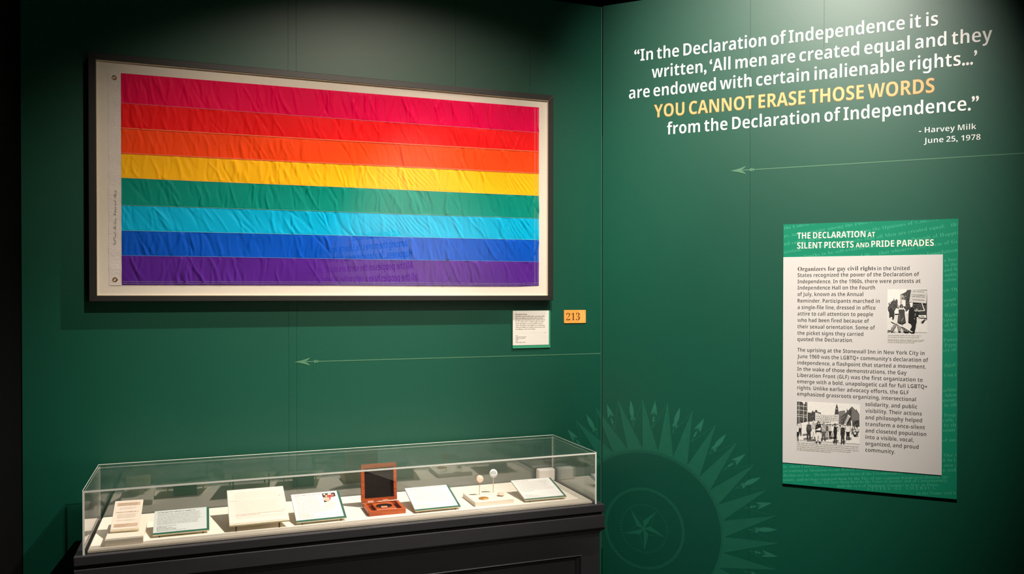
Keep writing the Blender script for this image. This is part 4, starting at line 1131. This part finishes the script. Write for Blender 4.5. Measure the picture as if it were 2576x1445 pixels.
# lid leaning slightly back
lf = tilt_frame((x0 + x1) / 2 - 0.002, y1 + 0.0045, z1 + 0.0008, math.radians(84))
lw, lh, lt = 0.1375, 0.1395, 0.0165
mb = MB()
lb = 0.0120
for (a, b, c, d) in ((-lw / 2, lw / 2, 0, lb), (-lw / 2, lw / 2, lh - lb, lh), (-lw / 2, -lw / 2 + lb, lb, lh - lb), (lw / 2 - lb, lw / 2, lb, lh - lb)):
    mb.box(lf, a, b, c, d, -lt, 0)
mb.box(lf, -lw / 2 + lb, lw / 2 - lb, lb, lh - lb, -lt, -lt + 0.003)
mb.box(lf, -lw / 2 + 0.001, lw / 2 - 0.001, lh - 0.0002, lh + 0.003, -lt - 0.001, -0.004)
lid = mb.build('lid', M_WOOD, t, bevel=0.0008)
mb = MB(); mb.box(lf, -lw / 2 + lb + 0.0002, lw / 2 - lb - 0.0002, lb + 0.0002, lh - lb - 0.0002, -lt + 0.0031, -0.0105); mb.build('lining', M_VELVET, lid)
for u0, u1 in ((-0.047, -0.024), (0.011, 0.034)):
    mb = MB(); mb.box(lf, u0, u1, -0.0020, 0.0034, 0.0001, 0.0050); mb.build('hinge', M_HINGE, t, bevel=0.0006)

# badges on a low riser
t = thing('riser_block', (-0.667, -0.328, DZ), 'low white riser block carrying the badges', 'block')
mb = MB(); mb.wbox(-0.7475, -0.5880, -0.4080, -0.2470, DZ, DZ + 0.017); mb.build('block', M_BLOCK, t, bevel=0.0008)
RZ = DZ + 0.017


def pin_button(x, y, zc, r, label, face, rim, tilt):
    t = thing('pin_button', (x, y, RZ), label, 'badge', 'campaign buttons on the low riser')
    fr = Frame((x, y, zc), (1, 0, 0), (0, -math.sin(tilt) * -1, math.cos(tilt)))
    mb = MB(); mb.lathe(fr, 0, 0, [(r * 0.97, -0.004), (r, -0.0025), (r * 0.985, -0.0008), (r * 0.93, 0.0004)], 36); b = mb.build('rim', rim, t)
    mb = MB(); mb.lathe(fr, 0, 0, [(r * 0.93, 0.0003), (r * 0.75, 0.0012), (r * 0.45, 0.0018), (r * 0.05, 0.0020)], 36); mb.build('face', face, t)
    mb = MB(); mb.tube((x - 0.0005, y + 0.0045, RZ), (x, y + 0.0040, zc), 0.0017, 12); mb.build('stem', M_STEM, t)
    return t, fr


t, fr = pin_button(-0.6292, -0.2848, 0.8741, 0.0172, 'white round button reading MILK on the taller stem', M_BADGEWHITE, M_BADGEWHITE, 0.25)
mb = MB(); text_mesh(mb, fr, 'MILK', 'sans', -0.0115, 0.0115, -0.0022, 0.0072, 0.0024)
rnd = random.Random(2); dashes(mb, fr, rnd, -0.0085, 0.0085, 0.0075, 0.0022, 0.0022); dashes(mb, fr, rnd, -0.0022, 0.0030, -0.0068, 0.0016, 0.0023)
for i in range(12):
    a = math.radians(215 + 110 * i / 12); b = math.radians(215 + 110 * (i + .8) / 12)
    mb.poly([fr.p(q * math.cos(w_), q * math.sin(w_), 0.0016) for q, w_ in ((0.0118, a), (0.0134, a), (0.0134, b), (0.0118, b))])
mb.build('print', mat('slate ink', (0.16, 0.20, 0.20), 0.5, 0.3, noise=(60, 0.1, ONE), srgb=False), t)
t, fr = pin_button(-0.6950, -0.3060, 0.8609, 0.0156, 'peach round button with orange rim on the shorter stem', M_BADGEPEACH, M_BADGERIM, 0.25)
mb = MB(); rnd = random.Random(4); dashes(mb, fr, rnd, -0.0070, 0.0040, 0.0030, 0.0034, 0.0022); dashes(mb, fr, rnd, -0.0040, 0.0105, -0.0038, 0.0034, 0.0022); mb.build('print', mat('pale orange ink', (0.72, 0.40, 0.25), 0.5, 0.3, noise=(60, 0.1, ONE), srgb=False), t)
FLAT = Frame((0, 0, RZ), (1, 0, 0), (0, 1, 0))
t = thing('round_badge', (-0.6985, -0.3640, RZ), 'gold round badge lying flat at the front of the low riser', 'badge')
mb = MB(); mb.lathe(FLAT, -0.6985, -0.3640, [(0.0185, 0.0), (0.0200, 0.0020), (0.0195, 0.0036), (0.0175, 0.0042)], 40); mb.build('disc', M_BADGEGOLD, t)
mb = MB(); mb.lathe(FLAT, -0.6985, -0.3640, [(0.0150, 0.0043), (0.0140, 0.0050), (0.0100, 0.0054)], 40); mb.build('relief', mat('deep gold relief', (0.55, 0.22, 0.03), 0.4, 0.5, 0.4, noise=(300, 0.4, ONE), srgb=False), t)
t = thing('round_badge', (-0.6205, -0.3450, RZ), 'pale pink round badge raised on a tiny peg at the right of the low riser', 'badge')
bf = Frame((-0.6195, -0.3450, RZ + 0.0085), (1, 0, 0), (0, 0.97, 0.24))
mb = MB(); mb.lathe(bf, 0, 0, [(0.0130, -0.0020), (0.0142, -0.0002), (0.0136, 0.0010), (0.0110, 0.0022), (0.0050, 0.0028)], 36); mb.build('disc', M_BADGEPINK, t)
mb = MB(); mb.tube((-0.6195, -0.3450, RZ), (-0.6195, -0.3450, RZ + 0.0065), 0.0030); mb.build('peg', M_PEG, t)

# logger in the far right corner
t = thing('data_logger', (-0.319, -0.087, DZ), 'small white plastic logger box standing in the far right corner of the case', 'logger')
mb = MB(); mb.wbox(-0.3575, -0.2800, -0.1100, -0.0720, DZ, DZ + 0.0535); mb.build('housing', M_PLASTIC, t, bevel=0.007, segs=4)

# ------------------------------------------------------------------ lettered wall behind the photographer, seen only mirrored in the frame's glazing
d0 = Vector((-0.3206, -0.9472, 0))
OPP = Frame((0.537, -2.27, 0), d0, (0, 0, 1))
mb = MB(); mb.box(OPP, 0.0, 5.6, 0.0, 4.6, -0.1, 0.0); tag(mb.build('wall_front', M_WHITEWALL), kind='structure')
ot = thing('wall_lettering', tuple(OPP.p(2.6, 1.9)), 'dark lettering on the pale wall opposite, seen only mirrored in the flag glazing', 'lettering')
OT = [('and unalienable Rights,', 2.130, 1.85, 2.75), ('among them are Life, Liberty and the pursuit of', 2.028, 1.72, 3.86), ('Happiness... In a broader sense, this means:', 1.933, 1.64, 3.40),
      ('All the peoples on the earth are equal from birth,', 1.826, 1.62, 3.80), ('all the peoples have a right to live, to be happy', 1.720, 1.55, 3.55)]
for s_, b, a0, a1 in OT:
    mb = MB(); text_mesh(mb, OPP, s_, 'quote', a0, a1, b, 0.066, 0.001); mb.build('text_line', M_INK, ot)
